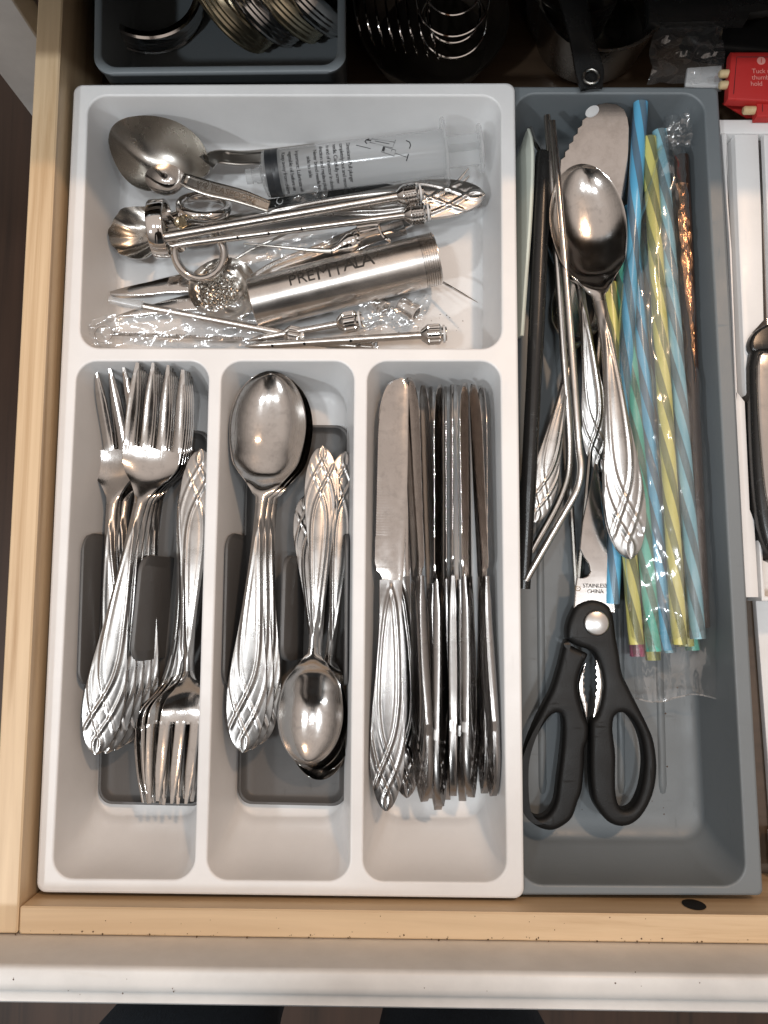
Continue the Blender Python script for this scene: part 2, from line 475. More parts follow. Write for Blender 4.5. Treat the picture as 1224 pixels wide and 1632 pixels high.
rim = []
ob = .0014
for k in range(4):
    a = k/3*PI/2
    rim.append(rr(inset(outer, *[ob*(1 - math.sin(a))]*4, -ob*(1 - math.cos(a))), .005, 6))
top = plate(rim[0], holes)
skirt = loft(rim + [rr(inset(outer, *[0]*4, -.0032), .005, 6), rr(inset(outer, *[.0016]*4, -.0032), .005, 6), rr(inset(outer, *[.004]*4, -.0030), .005, 6)])
skirt = (skirt[0], [f[::-1] for f in skirt[1]])
V, F = join(top, skirt, *pockets)
tray = obj('cutlery_tray', (V, F), M['white'], sharp=60)
tag(tray, 'white plastic cutlery tray with four compartments', 'tray')

# ================================================================ grey sliding tray under its right edge
zg = -.0046
gq = Q((829, 1410), (1189, 1412), (1121, 150), (821, 150), zg)
go = Q((818, 1427), (1217, 1428), (1145, 138), (812, 137), zg)
ghole, gp = pocket(gq, (.004, .007, .006, .012), .0405, .012, zt=zg, fillet=.010)
grim = []
for k in range(4):
    a = k/3*PI/2
    grim.append(rr(inset(go, *[ob*(1 - math.sin(a))]*4, zg - ob*(1 - math.cos(a))), .003, 5))
gsk = loft(grim + [rr(inset(go, *[0]*4, zg-.012), .003, 5)])
V, F = join(plate(grim[0], [ghole]), (gsk[0], [f[::-1] for f in gsk[1]]), gp)
gt = thing('sliding_tray', 'grey plastic sliding tray beside the white cutlery tray', 'tray', (.31, .2, -.045))
obj('tray_body', (V, F), M['grey'], gt, sharp=60)
GF = zg - .0405
for (a, b) in (((858, 690), (864, 1268)), ((985, 700), (989, 1268)), ((1040, 700), (1055, 1268))):
    p, q2 = P(*a, GF - .0019), P(*b, GF - .0019)
    pts = [p.lerp(q2, t) for t in (0, .01, .03, .5, .97, .99, 1)]
    obj('floor_rib', tube(pts, [.0010, .0024, .0030, .0030, .0030, .0024, .0010], 20), M['grey'], gt)

# ================================================================ grey divider inserts
def insert(label, q, fins):
    t = thing('divider_insert', label, 'divider', (sum(v.x for v in q)/4, sum(v.y for v in q)/4, ZF), 'grey divider inserts')
    zt = ZF + .0065
    loops = [rr(inset(q, *[0]*4, ZF+.0006), .008), rr(inset(q, *[-.0004]*4, zt-.001), .008), rr(inset(q, *[0.0003]*4, zt), .008), rr(inset(q, *[.0012]*4, zt), .0075),
             rr(inset(q, *[.0018]*4, zt-.001), .007), rr(inset(q, *[.0032]*4, ZF+.0028), .006), rr(inset(q, *[.0045]*4, ZF+.002), .005)]
    V, F = loft(loops, False, True)
    obj('base', (V, F), M['insert'], t)
    for (xt0, xt1, xb, ytop, ybot, z1, th) in fins:
        # upright plate, rounded top corners, running along the compartment
        a = P(xt0, ytop, z1); b = P(xt1, ybot, z1); zb = ZF + .002
        base = Vector((a.x + xb, a.y, zb)); base2 = Vector((b.x + xb, b.y, zb))
        L = (b - a).length; r = .010
        ys = [0, .03, .08, .16, .3] ; ys = [r/L*k/6 for k in range(7)] + [.3, .5, .7] + [1 - r/L*(6-k)/6 for k in range(7)]
        def hgt(s):
            d = min(s, 1 - s)*L
            if d >= r: return 1.0
            return 1.0 - (r - math.sqrt(max(0, r*r - (r-d)**2)))/abs(z1 - zb)
        loops = []
        for s in ys:
            lo = base.lerp(base2, s); hi = lo.lerp(a.lerp(b, s), hgt(s)); hw = th/2
            X = Vector((1, 0, 0))
            loops.append([lo - X*hw*1.3, hi - X*hw - Vector((0,0,.0008)), hi - X*hw*.5, hi + X*hw*.5, hi + X*hw - Vector((0,0,.0008)), lo + X*hw*1.3])
        obj('divider_fin', loft(loops, True, True), M['insert'], t)
    return t
insert('grey divider insert under the forks', Q((163, 1276), (330, 1280), (338, 690), (178, 690), ZF),
       [(133, 125, .006, 848, 1096, -.008, .0022), (226, 209, .006, 884, 1056, -.003, .003), (330, 322, -.003, 848, 1096, -.010, .0022)])
insert('grey divider insert under the spoons', Q((383, 1276), (552, 1280), (557, 682), (396, 680), ZF),
       [(362, 356, .005, 848, 1096, -.008, .0022), (454, 449, .006, 884, 1056, -.008, .003), (553, 551, -.002, 848, 1096, -.010, .0022)])
# ================================================================ flatware with woven-ribbon handles
def seg_curve(u, pts):
    return None if (u < pts[0][0] or u > pts[-1][0]) else cr(u, pts)
RIB = [[(.085, -.95), (.14, -.55), (.235, 0.0), (.34, .42), (.50, .68), (.70, .72), (.86, .45), (.97, -.1)],
       [(.012, -.42), (.045, -.30), (.105, .15), (.18, .55), (.30, .93), (.37, 1.02)]]
def pattern(u, v, w):
    """relief of the crossed ribbons: u from the tip (0) to the neck (1), v across, w half width"""
    z = 0.0
    for k, pts in enumerate(RIB):
        for s in (-1, 1):
            c = seg_curve(u, pts)
            if c is None: continue
            d = (v - s*c)*w
            # slope of the line: distance measured square to it
            c2 = seg_curve(min(u + .01, pts[-1][0]), pts); c1 = seg_curve(max(u - .01, pts[0][0]), pts)
            sl = (c2 - c1)*w/(.02*.62); d /= math.sqrt(1 + sl*sl)
            sg = .0036
            over = 1.0 if (s > 0) == (k % 2 == 0) else .7
            over *= min(1, (u - pts[0][0])/.02, (pts[-1][0] - u)/.04)*min(1, max(0, (1 - abs(v))/.10))
            z += over*(.0024*math.exp(-(d/sg)**2) - .0009*math.exp(-((abs(d) - .0080)/.0035)**2))
    return max(-.002, min(.0032, z))
HW = [(0, .004), (.012, .020), (.04, .036), (.09, .0485), (.15, .0515), (.22, .0455), (.32, .0320), (.42, .0225), (.50, .0170), (.57, .0145), (.62, .0148), (.66, .0170)]
def handle_pt(y, t, zc, wmul=1.0, crown=.008):
    w = cr(y, HW)*wmul; u = y/.62
    z = zc(y) + crown*(1 - t*t)*min(1, .35 + u*1.2) + pattern(u, t, w)
    if abs(t) > .985: z -= .0022
    return Vector((w*t, y, z))
TS = [-1, -.975, -.94] + [-.9 + 1.8*k/40 for k in range(41)] + [.94, .975, 1]
def lin(a, b, n): return [a + (b-a)*k/(n-1) for k in range(n)]
HY = [0, .004, .012, .024] + lin(.032, .42, 118) + lin(.424, .64, 36)
# --- fork
fz = lambda y: cr(y, [(0, .004), (.15, .018), (.35, .034), (.5, .036), (.6, .024), (.68, .004), (.745, -.010), (.79, -.006), (.84, .007), (.90, .027), (1, .060)])
def fork_w(y): return cr(y, [(.62, .0147), (.645, .0162), (.66, .0195), (.69, .036), (.72, .060), (.75, .0735), (.79, .0775), (.90, .0765), (1.0, .0720)])
def head_pt(y, t):
    w = fork_w(y); s = ip(y, [(.64, 0), (.72, 1)])
    z = fz(y) + (1 - s)*.008*(1 - t*t) - s*.012*(1 - t*t)*ip(y, [(.8, 1), (1, .35)])
    if abs(t) > .985: z -= .0018
    return Vector((w*t, y, z))
TIN = [(-1, -.62), (-.455, -.085), (.085, .455), (.62, 1)]
FTS = []
for a, b in TIN: FTS += [a, a + .035, a + (b-a)*.5, b - .035, b]
FROOT = .79
def fork_meshes():
    st = M['steel']
    hm = make_mesh('fork handle', *sheet(HY, TS, lambda y, t: handle_pt(y, t, fz), lambda y, t: .0095), M['satin'], True, 50)
    ys = lin(.638, FROOT, 26)
    hd = make_mesh('fork head', *sheet(ys, TS, head_pt, lambda y, t: .0085), st, True, 50)
    tines = []
    for k, (a, b) in enumerate(TIN):
        tt = [a, a + (b-a)*.12, a + (b-a)*.5, b - (b-a)*.12, b]
        cen = (a + b)/2
        def F(y, t):
            s = (y - FROOT)/(1 - FROOT)
            nar = 1.0 - .10*s - .58*max(0, (s-.55)/.45)**1.6
            if s < .06: nar *= 1 + .17*(1 - s/.06)**2            # crotch fillet
            tq = cen + (t - cen)*nar
            v = head_pt(y, max(-.98, min(.98, tq))); v.x = fork_w(y)*tq
            if t in (tt[0], tt[-1]): v.z -= .0025
            return v
        yy = [FROOT - .002] + lin(FROOT + .001, FROOT + .014, 4) + lin(.82, .985, 12) + [1.0 - (.006 if k in (0, 3) else 0)]
        tines.append(make_mesh('fork tine', *sheet(yy, tt, F, lambda y, t: .0085 - .004*max(0, (y-.9)/.1)), st, True, 50))
    return hm, hd, tines
FORK = fork_meshes()
def place(root, p0, p1, roll):
    """axis from handle tip p0 to head tip p1, face turned by roll degrees about it"""
    p0, p1 = Vector(p0), Vector(p1); L = (p1 - p0).length
    y = (p1 - p0)/L; up = Vector((0, 0, 1)); z = (up - y*up.dot(y)).normalized()
    x = y.cross(z)
    R = Matrix((x, y, z)).transposed() @ Matrix.Rotation(math.radians(roll), 3, 'Y')
    root.rotation_euler = R.to_euler(); root.location = p0; root.scale = (L, L, L)
def fork(label, a, za, b, zb, roll=0, group=None):
    t = thing('fork', label, 'fork', group=group)
    place(t, P(*a, za), P(*b, zb), roll)
    link('handle', FORK[0], t); h = link('head', FORK[1], t)
    for m in FORK[2]: link('tine', m, h)
    return t
# --- spoon
sz = lambda y: cr(y, [(0, .004), (.15, .018), (.35, .036), (.5, .040), (.6, .030), (.66, .018), (.72, .012), (1, .010)])
def spoon_pt(y, t, W=.102, D=.052):
    s = (y - .655)/(1 - .655)
    if s <= 0: w = cr(y, HW)
    else:
        e = math.sqrt(max(0, 1 - ((s - .56)/(.44 if s > .56 else .60))**2)) if s > .02 else 0
        w = max(.0175*max(0, 1 - s*1.1), W*(e if s > .56 else e**1.05)*ip(s, [(0, .55), (.3, .98), (.56, 1)]))
        w = max(w, .0012) if s > .5 else max(w, .0168)
    dep = D*(w/W)**.8*ip(s, [(.0, 0), (.22, .75), (.5, 1), (.8, .95), (1, .8)])
    r = abs(t)
    z = sz(y) - dep*(1 - r**2.3) + (.008*(1 - t*t) if s < .05 else .008*(1 - t*t)*max(0, 1 - (s-.05)/.12))
    if r > .985: z -= .0012
    return Vector((w*t, y, z))
SPY = lin(.638, .70, 10) + lin(.71, .95, 26) + [.96, .97, .98, .987, .992, .996, .9985, 1.0]
def spoon_meshes(W, D, nm):
    hm = make_mesh(nm + ' handle', *sheet(HY, TS, lambda y, t: handle_pt(y, t, sz), lambda y, t: .0095), M['satin'], True, 50)
    bm_ = make_mesh(nm + ' bowl', *sheet(SPY, TS, lambda y, t: spoon_pt(y, t, W, D), lambda y, t: .0072), M['steel'], True, 60)
    return hm, bm_
SPOON = spoon_meshes(.102, .052, 'spoon'); SERVE = spoon_meshes(.098, .05, 'serving spoon')
def spoon(label, a, za, b, zb, roll=0, group=None, meshes=None, name='spoon', cat='spoon'):
    t = thing(name, label, cat, group=group)
    place(t, P(*a, za), P(*b, zb), roll); ms = meshes or SPOON
    link('handle', ms[0], t); link('bowl', ms[1], t)
    return t
# --- table knife
kz = lambda y: .004
KHW = [(0, .004), (.012, .016), (.04, .028), (.09, .0385), (.14, .0405), (.22, .0375), (.32, .030), (.42, .0255), (.49, .0265), (.52, .027)]
def knife_th(y): return ip(y, [(0, .014), (.10, .017), (.30, .019), (.44, .016), (.52, .0095)])
def knife_handle_pt(y, t):
    w = cr(y, KHW); u = y/.52
    z = knife_th(y)/2 + .0022*(1 - t*t) + pattern(u*.98, t, w*1.15)*.8
    if abs(t) > .985: z -= .003
    return Vector((w*t, y, z))
def blade_edges(y):
    s = (y - .515)/.485
    R = ip(s, [(0, .0262), (.05, .029), (.5, .0335), (.9, .033)])
    Lf = ip(s, [(0, -.020), (.03, -.022), (.055, -.034), (.10, -.0385), (.5, -.0385)])
    if s > .93: R = .012 + .021*math.sqrt(max(0, 1 - ((s - .93)/.07)**2))
    if s > .70: Lf = .012 - .0505*math.sqrt(max(0, 1 - ((s - .70)/.30)**2))
    return Lf, R - .00001
def knife_meshes():
    n = 24
    hm = make_mesh('knife handle', *sheet([y*.52/.64 for y in HY], TS, knife_handle_pt, lambda y, t: knife_th(y) + .0044*(1 - t*t) - (.004 if abs(t) > .985 else 0)), M['knifegrip'], True, 50)
    ys = lin(.512, .62, 16) + lin(.622, .90, 170) + lin(.903, .99, 18) + [.994, .997, .999, 1.0]
    tt = [0, .015, .10, .3, .5, .75, .94, 1]
    def F(y, t):
        L_, R_ = blade_edges(y)
        if .62 < y < .90: L_ += .0016*abs(math.sin((y - .62)/.28*PI*44))
        th = .0016 + .006*min(1, t*2.2)
        if t == 1: th -= .002
        return Vector((L_ + (R_ - L_)*t, y, th*.5))
    def T(y, t):
        th = .0016 + .006*min(1, t*2.2)
        return th
    bm_ = make_mesh('knife blade', *sheet(ys, tt, F, T), M['bladesteel'], True, 40)
    return hm, bm_
KNIFE = knife_meshes()
def knife(label, a, za, b, zb, roll=0, group=None):
    t = thing('table_knife', label, 'knife', group=group)
    place(t, P(*a, za), P(*b, zb), roll)
    link('handle', KNIFE[0], t); link('blade', KNIFE[1], t)
    return t

# ---------------------------------------------------------------- forks in the left compartment
G = 'dinner forks with tines towards the back'
fork('uppermost dinner fork, tines towards the back, handle slanting to the left wall', (153, 1202), -.013, (264, 589), -.012, 3, G)
fork('dinner fork nested directly under the uppermost fork', (170, 1200), -.018, (266, 591), -.016, 4, G)
fork('third fork down in the nested stack, woven handle end just right of the top ones', (184, 1195), -.0225, (268, 592), -.020, 6, G)
fork('fourth fork down in the nested stack, partly hidden by the grey fin', (199, 1186), -.027, (270, 593), -.024, 8, G)
fork('lowest fork of the nested stack, rightmost of the handle ends', (214, 1174), -.031, (272, 594), -.028, 10, G)
fork('dinner fork at the far left, its tines beside the left wall', (190, 1188), -.031, (178, 592), -.021, -6, G)
fork('dinner fork lying lowest at the left, tines fanned under the leftmost fork', (200, 1180), -.0345, (200, 594), -.030, -2, G)
G = 'forks with tines towards the front'
fork('uppermost fork with its tines towards the front, against the divider', (321, 716), -.012, (291, 1272), -.018, -4, G)
fork('second fork with its tines towards the front, tilted under the uppermost', (318, 728), -.017, (268, 1273), -.023, -24, G)
fork('third fork with its tines towards the front, steeply tilted beside the grey fin', (314, 740), -.022, (253, 1272), -.027, -44, G)
fork('lowest fork with its tines towards the front, standing nearly on edge', (311, 756), -.028, (236, 1270), -.032, -56, G)
# ---------------------------------------------------------------- spoons in the middle compartment
G = 'table spoons with bowls towards the back'
spoon('uppermost table spoon, bowl towards the back and facing up', (388, 1199), -.008, (434, 593), -.012, 2, G)
spoon('table spoon nested second from the top under the large bowl', (400, 1194), -.012, (440, 596), -.0155, 4, G)
spoon('table spoon nested lowest under the two large bowls', (413, 1186), -.016, (444, 600), -.019, 6, G)
G = 'tea spoons with bowls towards the front'
spoon('uppermost tea spoon, bowl towards the front and facing up', (514, 711), -.010, (491, 1217), -.014, -6, G)
spoon('tea spoon with the rightmost handle, beside the right wall', (551, 720), -.024, (508, 1231), -.0265, -16, G)
spoon('tea spoon nested under the uppermost, its bowl rim peeking out below', (517, 718), -.0150, (499, 1226), -.0180, -8, G)
spoon('lowest tea spoon, its bowl showing furthest to the front', (487, 790), -.030, (512, 1242), -.031, -8, G)
# ---------------------------------------------------------------- knives in the right compartment
G = 'table knives'
knife('table knife lying flat at the left wall, pinkish blade facing up', (615, 1291), -.012, (630, 602), -.010, 5, G)
knife('table knife lying flat underneath the leftmost one', (648, 1270), -.030, (624, 604), -.020, 10, G)
knife('table knife standing on edge directly right of the flat one', (676, 1277), -.012, (656, 600), -.008, 114, G)
knife('dark table knife tucked behind the first upright one', (698, 1290), -.022, (677, 612), -.018, 104, G)
knife('upright table knife third from the left, serrated edge towards the left', (702, 1284), -.014, (699, 611), -.011, 70, G)
knife('upright table knife in the middle of the row, handle seen edge on', (722, 1268), -.012, (721, 611), -.013, 87, G)
knife('table knife leaning right with its serrated edge raised, second pair from the right', (751, 1270), -.014, (739, 608), -.011, 68, G)
knife('table knife tucked low between the last upright knives', (737, 1276), -.026, (730, 612), -.022, 82, G)
knife('upright table knife second from the right wall, bright spine', (786, 1268), -.013, (757, 610), -.010, 104, G)
knife('rightmost table knife, serrated edge against the right wall', (772, 1264), -.022, (770, 616), -.018, 98, G)
knife('table knife added lowest left of the middle of the row to darken the gaps', (690, 1272), -.030, (688, 614), -.030, 94, G)  # this knife and the next are added to darken the gaps
knife('table knife added lowest right of the middle of the row to darken the gaps', (712, 1274), -.031, (710, 614), -.030, 88, G)
# ================================================================ odds and ends in the wide back compartment
def dish(outline, depth, thick=.0012, rings=12, power=2.2, relief=None, tiltz=None):
    """hollow bowl inside a closed outline"""
    n = len(outline); c = sum(outline, Vector())/n
    V, F = [], []
    for layer in (0, 1):
        for k in range(rings + 1):
            s = 1 - k/rings if k < rings else .001
            for i, o in enumerate(outline):
                p = c + (o - c)*s
                z = p.z - depth*(1 - s**power)
                if relief: z += relief(i/n, s, p)
                if layer == 0 and k == 0: z -= 0
                V.append(Vector((p.x, p.y, z - layer*thick)))
    R = (rings + 1)*n
    for k in range(rings):
        for i in range(n):
            j = (i+1) % n
            q = (k*n+i, k*n+j, (k+1)*n+j, (k+1)*n+i)
            F.append(q); F.append(tuple(a + R for a in q[::-1]))
    for i in range(n):
        j = (i+1) % n; F.append((j, i, i+R, j+R))
    return V, F
def pl(pts, z): return [P(x, y, z) for x, y in pts]
def strip(path, hw, th, crown=0.0, n=8, cols=17, groove=None):
    """flat bar along a path; hw = half widths at the path points"""
    pts = smooth_line(path, n); m = len(pts)
    ws = [ip(i/(m-1)*(len(hw)-1), list(enumerate(hw)), True) for i in range(m)]
    T, _ = frames(pts); ts = lin(-1, 1, cols)
    def F(i, t):
        i = int(i); side = Vector((0, 0, 1)).cross(T[i]).normalized()*-1
        v = pts[i] + side*ws[i]*t
        return Vector((v.x, v.y, v.z + crown*(1-t*t) + (groove(i/(m-1), t) if groove else 0) - (.0003 if abs(t) > .99 else 0)))
    return sheet(list(range(m)), ts, F, lambda i, t: th)
M['gunmetal'] = steel('gunmetal', (.16, .14, .12), .35, .1, (40, 40, 40))
# ---- big measuring spoon
t = thing('measuring_spoon', 'large oval steel measuring spoon in the back left corner', 'measuring spoon', P(260, 240, ZF))
ol = smooth_loop(pl([(173, 228), (180, 204), (204, 191), (244, 189), (282, 198), (312, 217), (328, 240), (334, 268), (322, 280), (290, 279), (252, 296), (226, 298), (202, 286), (184, 262)], -.012), 4)
for i, v in enumerate(ol): v.z += .003*math.sin(i/len(ol)*2*PI)
obj('bowl', dish(ol, .021, power=2.6), M['darksteel'], t)
obj('handle', strip([P(328, 258, -.012), P(345, 249, -.015), P(385, 251, -.020), P(430, 248, -.026), P(505, 240, -.036)], [.0055, .0042, .0045, .0048, .0052], .0012, groove=lambda s, v: -.0008 if abs(v) < .55 and s > .35 else 0), M['darksteel'], t)
# ---- small measuring spoon
t = thing('measuring_spoon', 'tiny round measuring spoon with embossed handle, under the syringe nozzle', 'measuring spoon', P(265, 285, ZF))
ol = smooth_loop(pl([(231, 285), (236, 270), (250, 262), (268, 261), (285, 268), (294, 281), (291, 296), (278, 307), (260, 310), (241, 302)], -.003), 4)
obj('bowl', dish(ol, .008, power=2.2), M['steel'], t)
hp_ = [P(290, 284, -.0035), P(305, 290, -.0035), P(335, 300, -.0045), P(380, 311, -.006), P(428, 328, -.008)]
hd = obj('handle', strip(hp_, [.0035, .0042, .0045, .0042, .0034], .0012, groove=lambda s, v: -.0005 if abs(v) < .62 and s > .15 else 0), M['darksteel'], t)
ha, hb = hp_[1], hp_[4]; hx = (hb - ha).normalized(); hy = Vector((0, 0, 1)).cross(hx).normalized()
text_mesh('1/4 TEASPOON', .0052, lambda x, y: ha + hx*(x + .003) + hy*(y - .0018) + Vector((0, 0, .0012 + .0006*math.sin(min(1, max(0, x/.04))*PI))), 'lettering', M['gunmetal'], hd, 1.0)
# ---- shell spoon (same woven handle)
def shell_mesh():
    n = 72; ol = []
    for i in range(n):
        a = 2*PI*i/n
        r = .074*(1 + .045*abs(math.cos(a*6.5 + .2))*max(0, .3 + .7*math.sin(a)) )
        ol.append(Vector((r*math.cos(a)*.95, .925 + r*math.sin(a)*1.02, .012)))
    def rel(s, k, p):
        dx, dy = p.x, p.y - .84
        a = math.atan2(dx, dy)
        return .006*math.cos(a*13)*k*min(1, math.hypot(dx, dy)/.08)
    V, F = dish(ol, .035, .007, 12, 2.0, rel)
    nk = sheet(lin(.636, .87, 16), TS[::2], lambda y, t: Vector((.016*t, y, sz(y) - max(0, (y-.80))*.25 + .006*(1-t*t))), lambda y, t: .008)
    return make_mesh('shell bowl', *join((V, F), nk), M['darksteel'], True, 50)
t = thing('sugar_spoon', 'shell shaped fluted sugar spoon at the left, woven handle end below the plunger', 'spoon')
place(t, P(773, 311, -.017), P(178, 377, -.026), -4)
link('handle', SPOON[0], t); link('bowl', shell_mesh(), t)
# ---- ornate spoon with raised fruit
t = thing('ornate_spoon', 'old spoon with raised grape relief in its bowl, left of the steel cylinder', 'spoon', P(350, 460, ZF))
ol = smooth_loop(pl([(300, 462), (308, 436), (330, 418), (362, 410), (392, 420), (408, 446), (406, 480), (392, 504), (362, 514), (332, 506), (310, 488)], -.019), 5)
cx_, cy_ = P(350, 460, -.019).x, P(350, 460, -.019).y
def grapes(s, k, p):
    x, y = (p.x - cx_)*1000, (p.y - cy_)*1000
    near = max(0, 1 - math.hypot(x + 4, (y - 3)*.8)/16)
    b = max(0, math.sin(x*2.1 + .4*math.sin(y))*math.sin(y*2.1 + 1))**.6 if math.sin(x*2.1 + .4*math.sin(y))*math.sin(y*2.1 + 1) > 0 else 0
    return .0016*b*min(1, near*2.2) + .0009*noise.noise(Vector((x*.35, y*.35, 2)))
obj('bowl', dish(ol, .009, .0015, 30, 2.0, grapes), M['darksteel'], t)
obj('handle', strip([P(404, 446, -.018), P(440, 424, -.016), P(500, 402, -.018), P(570, 376, -.022), P(640, 352, -.028)], [.004, .0038, .0042, .0055, .008], .0022, .001, groove=lambda s, v: .0007*math.cos(v*9)), M['satin'], t)
# ---- paring blades
for (lab, o_, h_, zz) in (
    ('small pointed knife whose bright blade tip reaches the left wall', [(171, 467), (196, 458), (240, 448), (300, 434), (312, 440), (312, 462), (268, 466), (230, 470), (192, 471)], [(300, 450), (318, 446), (332, 442)], -.031),
    ('small pointed knife lying lower, below the capped needle', [(185, 504), (210, 494), (252, 482), (312, 466), (334, 470), (336, 490), (300, 494), (250, 499), (210, 503)], [(326, 480), (345, 477), (365, 474)], -.0355)):
    t = thing('paring_knife', lab, 'knife', P(o_[0][0]+60, o_[0][1], ZF), 'small pointed knives')
    obj('blade', slab(smooth_loop(pl(o_, zz), 3), [], zz - .0013, zz, .0004), M['steel'], t)
    obj('handle', strip(pl(h_, zz - .001), [.0045, .0055, .006], .005, .001), M['black'], t)
# ---- chrome finger grip of the injector
t = thing('finger_grip', 'chrome injector grip with a collar ring and two finger loops', 'injector part', P(290, 365, ZF))
ca = P(244, 366, -.012); cb = P(275, 364, -.012)
axx = (cb - ca).normalized()
R0 = .0165
obj('collar', lathe(ca, cb, [(0, R0-.0022), (0, R0-.0004), (.0006, R0), (.0085, R0), (.0092, R0-.0004), (.0092, R0-.0022), (0, R0-.0022)], 48, False), M['chrome'], t)
l1 = P(325, 329, -.016)
obj('finger_loop', torus(l1, (.10, .62, .78), .0128, .0023, 44, 12, 1.25, 1.1), M['chrome'], t)
l2 = P(318, 404, -.015)
obj('finger_loop', torus(l2, (.10, -.42, .90), .0142, .0027, 48, 12, 1.2, 1.0), M['chrome'], t)
obj('bridge', join(tube([P(276, 352, -.014), P(288, 345, -.015), P(298, 340, -.016)], [.005, .0045, .003], 12), tube([P(276, 380, -.012), P(284, 388, -.010), P(290, 396, -.014)], [.005, .0045, .003], 12)), M['chrome'], t)
obj('bolt', lathe(P(286, 354, -.009), P(296, 354, -.005), [(0, .0034), (.0022, .0034), (.003, .0026), (.003, .0001)], 18), M['brass'], t)
# ---- injector needles
def knurl(p0, p1, L, r, cross=False):
    """nut with fine ridges round its belly"""
    p0 = Vector(p0); ax = (Vector(p1) - p0).normalized(); up = Vector((0, 0, 1)); n = (up - ax*up.dot(ax)).normalized(); b = ax.cross(n)
    seg = 60; loops = []
    prof = [(0, .35), (.02, .55), (.22, .95), (.26, .99)] + [(.28 + .44*k/8, 1.0) for k in range(9)] + [(.75, .97), (.80, .86), (.80, .74), (.84, .74), (.85, .80), (.88, .80), (.89, .74), (.91, .74), (.92, .80), (.95, .80), (.96, .74), (1.0, .72), (1.0, .45)]
    for i, (s, q) in enumerate(prof):
        L_ = []
        for j in range(seg):
            rr_ = r*q
            if .27 < s < .73:
                rr_ *= 1 + .055*((1 if (j // 2 + (i if cross else 0)) % 2 else -1))
            L_.append(p0 + ax*s*L + (n*math.cos(2*PI*j/seg) + b*math.sin(2*PI*j/seg))*rr_)
        loops.append(L_)
    return loft(loops, True, True)
def needle(label, a, za, b, zb, r, head, hr, holes=(), cap=None, tip=True, cross=False, ring=True, grp='steel injector needles'):
    t = thing('injector_needle', label, 'needle', P((a[0]+b[0])/2, (a[1]+b[1])/2, ZF), grp)
    A, B = P(*a, za), P(*b, zb); L = (B - A).length; ax = (B - A)/L
    if tip: prof = [(0, .0003), (.006, r*.8), (.010, r)] + [(L*k/8, r) for k in range(1, 9)]
    else: prof = [(0, r*.75), (.0006, r)] + [(L*k/8, r) for k in range(1, 9)]
    sh = obj('shaft', lathe(A, B, prof, 18), M['tubesteel'], t)
    obj('threaded_nut', knurl(B - ax*.001, B + ax*.02, head, hr, cross), M['chrome'], t, sharp=28)
    if ring: obj('seal_ring', lathe(B + ax*head*.795, B + ax*head, [(0, hr*.6), (0, hr*.90), (.0011, hr*.90), (.0011, hr*.6)], 30, False), M['paper'], t)
    up = Vector((0, 0, 1)); n = (up - ax*up.dot(ax)).normalized()
    near = ax.cross(n)
    if near.y > 0: near = -near
    for h in holes:
        c = A + ax*(L*h); d = (n*.8 + near*.6).normalized()
        obj('port', lathe(c + d*(r - .0004), c + d*(r + .01), [(0, .0009), (.00048, .00085), (.0005, .0001)], 12), M['hole'], sh)
    if cap:
        obj('tip_cap', lathe(A - ax*cap, A + ax*.004, [(0, .0016), (.0005, .0020), (cap*.98, .0030), (cap, .0024)], 18), M['cap'], t)
    return t
needle('thick injector needle lying uppermost across the pile', (262, 378), -.004, (634, 313), -.006, .0029, .0155, .0057, cross=True, tip=False)
needle('slanted tip injector needle with side ports, just in front of the thickest one', (270, 392), -.006, (646, 343), -.008, .0021, .0155, .0058, holes=(.29, .42, .56), cross=True)
needle('injector needle with a clear tip cap, slanting down from the left', (228, 488), -.014, (455, 532), -.019, .0021, .012, .0052, cap=.020, tip=False)
needle('short injector needle with egg shaped knurled nut below the cylinder', (394, 543), -.020, (540, 516), -.014, .0020, .015, .0058)
needle('injector needle with two ports along the front wall of the back compartment', (390, 552), -.016, (673, 534), -.013, .0022, .0150, .0056, holes=(.16, .34, .60))
needle('hidden injector needle whose nut just shows at the front wall', (470, 545), -.024, (570, 552), -.023, .0018, .013, .0050)
# ---- steel cylinder
A, B = P(404, 484, -.020), P(672, 418, -.017); ax = (B - A).normalized(); up = Vector((0, 0, 1)); nn = (up - ax*up.dot(ax)).normalized(); far = nn.cross(ax); L = (B - A).length
RC = .0150
t = thing('injector_barrel', 'brushed steel injector cylinder with engraved lettering', 'cylinder', P(550, 450, ZF))
prof = [(0, RC-.002), (.0, RC-.0004), (.0005, RC)] + [(L*k/10, RC) for k in range(1, 11)]
obj('barrel', lathe(A, B, prof + [(L, RC - .0006)], 64, False), M['tubesteel'], t)
th = []
for k in range(7): th += [(k*.0013, RC-.0008), (k*.0013+.0003, RC+.0001), (k*.0013+.0008, RC+.0001), (k*.0013+.0011, RC-.0008)]
th += [(.0094, RC-.0009), (.0096, RC-.0024), (.004, RC-.0026)]
obj('threaded_end', lathe(B, B + ax, th, 64, False), M['tubesteel'], t, sharp=25)
obj('inner_wall', lathe(A, B + ax, [(.0005, RC-.002), (L+.0095, RC-.0024)], 48, False), M['darksteel'], t)
obj('end_cap', lathe(A, B, [(.0002, RC-.0021), (.0002, .0001)], 48, False), M['tubesteel'], t)
def on_barrel(s0, phi0):
    def f(x, y):
        ph = phi0 + y/RC; return A + ax*(s0 + x) + (nn*math.cos(ph) + far*math.sin(ph))*(RC + .0002)
    return f
eng = mat('engraved line', (.02, .018, .016), .6)
for txt, sz_, px_, dp in (('P', .0098, 471, -.06), ('R', .0098, 485, -.06), ('E', .0098, 501, -.06), ('M', .0120, 516, -.10), ('A', .0115, 561, -.02), ('L', .0115, 579, -.02), ('A', .0115, 591, -.02)):
    text_mesh(txt, sz_, on_barrel((px_ - 404)*.000356, dp), 'engraved_letter', eng, t)
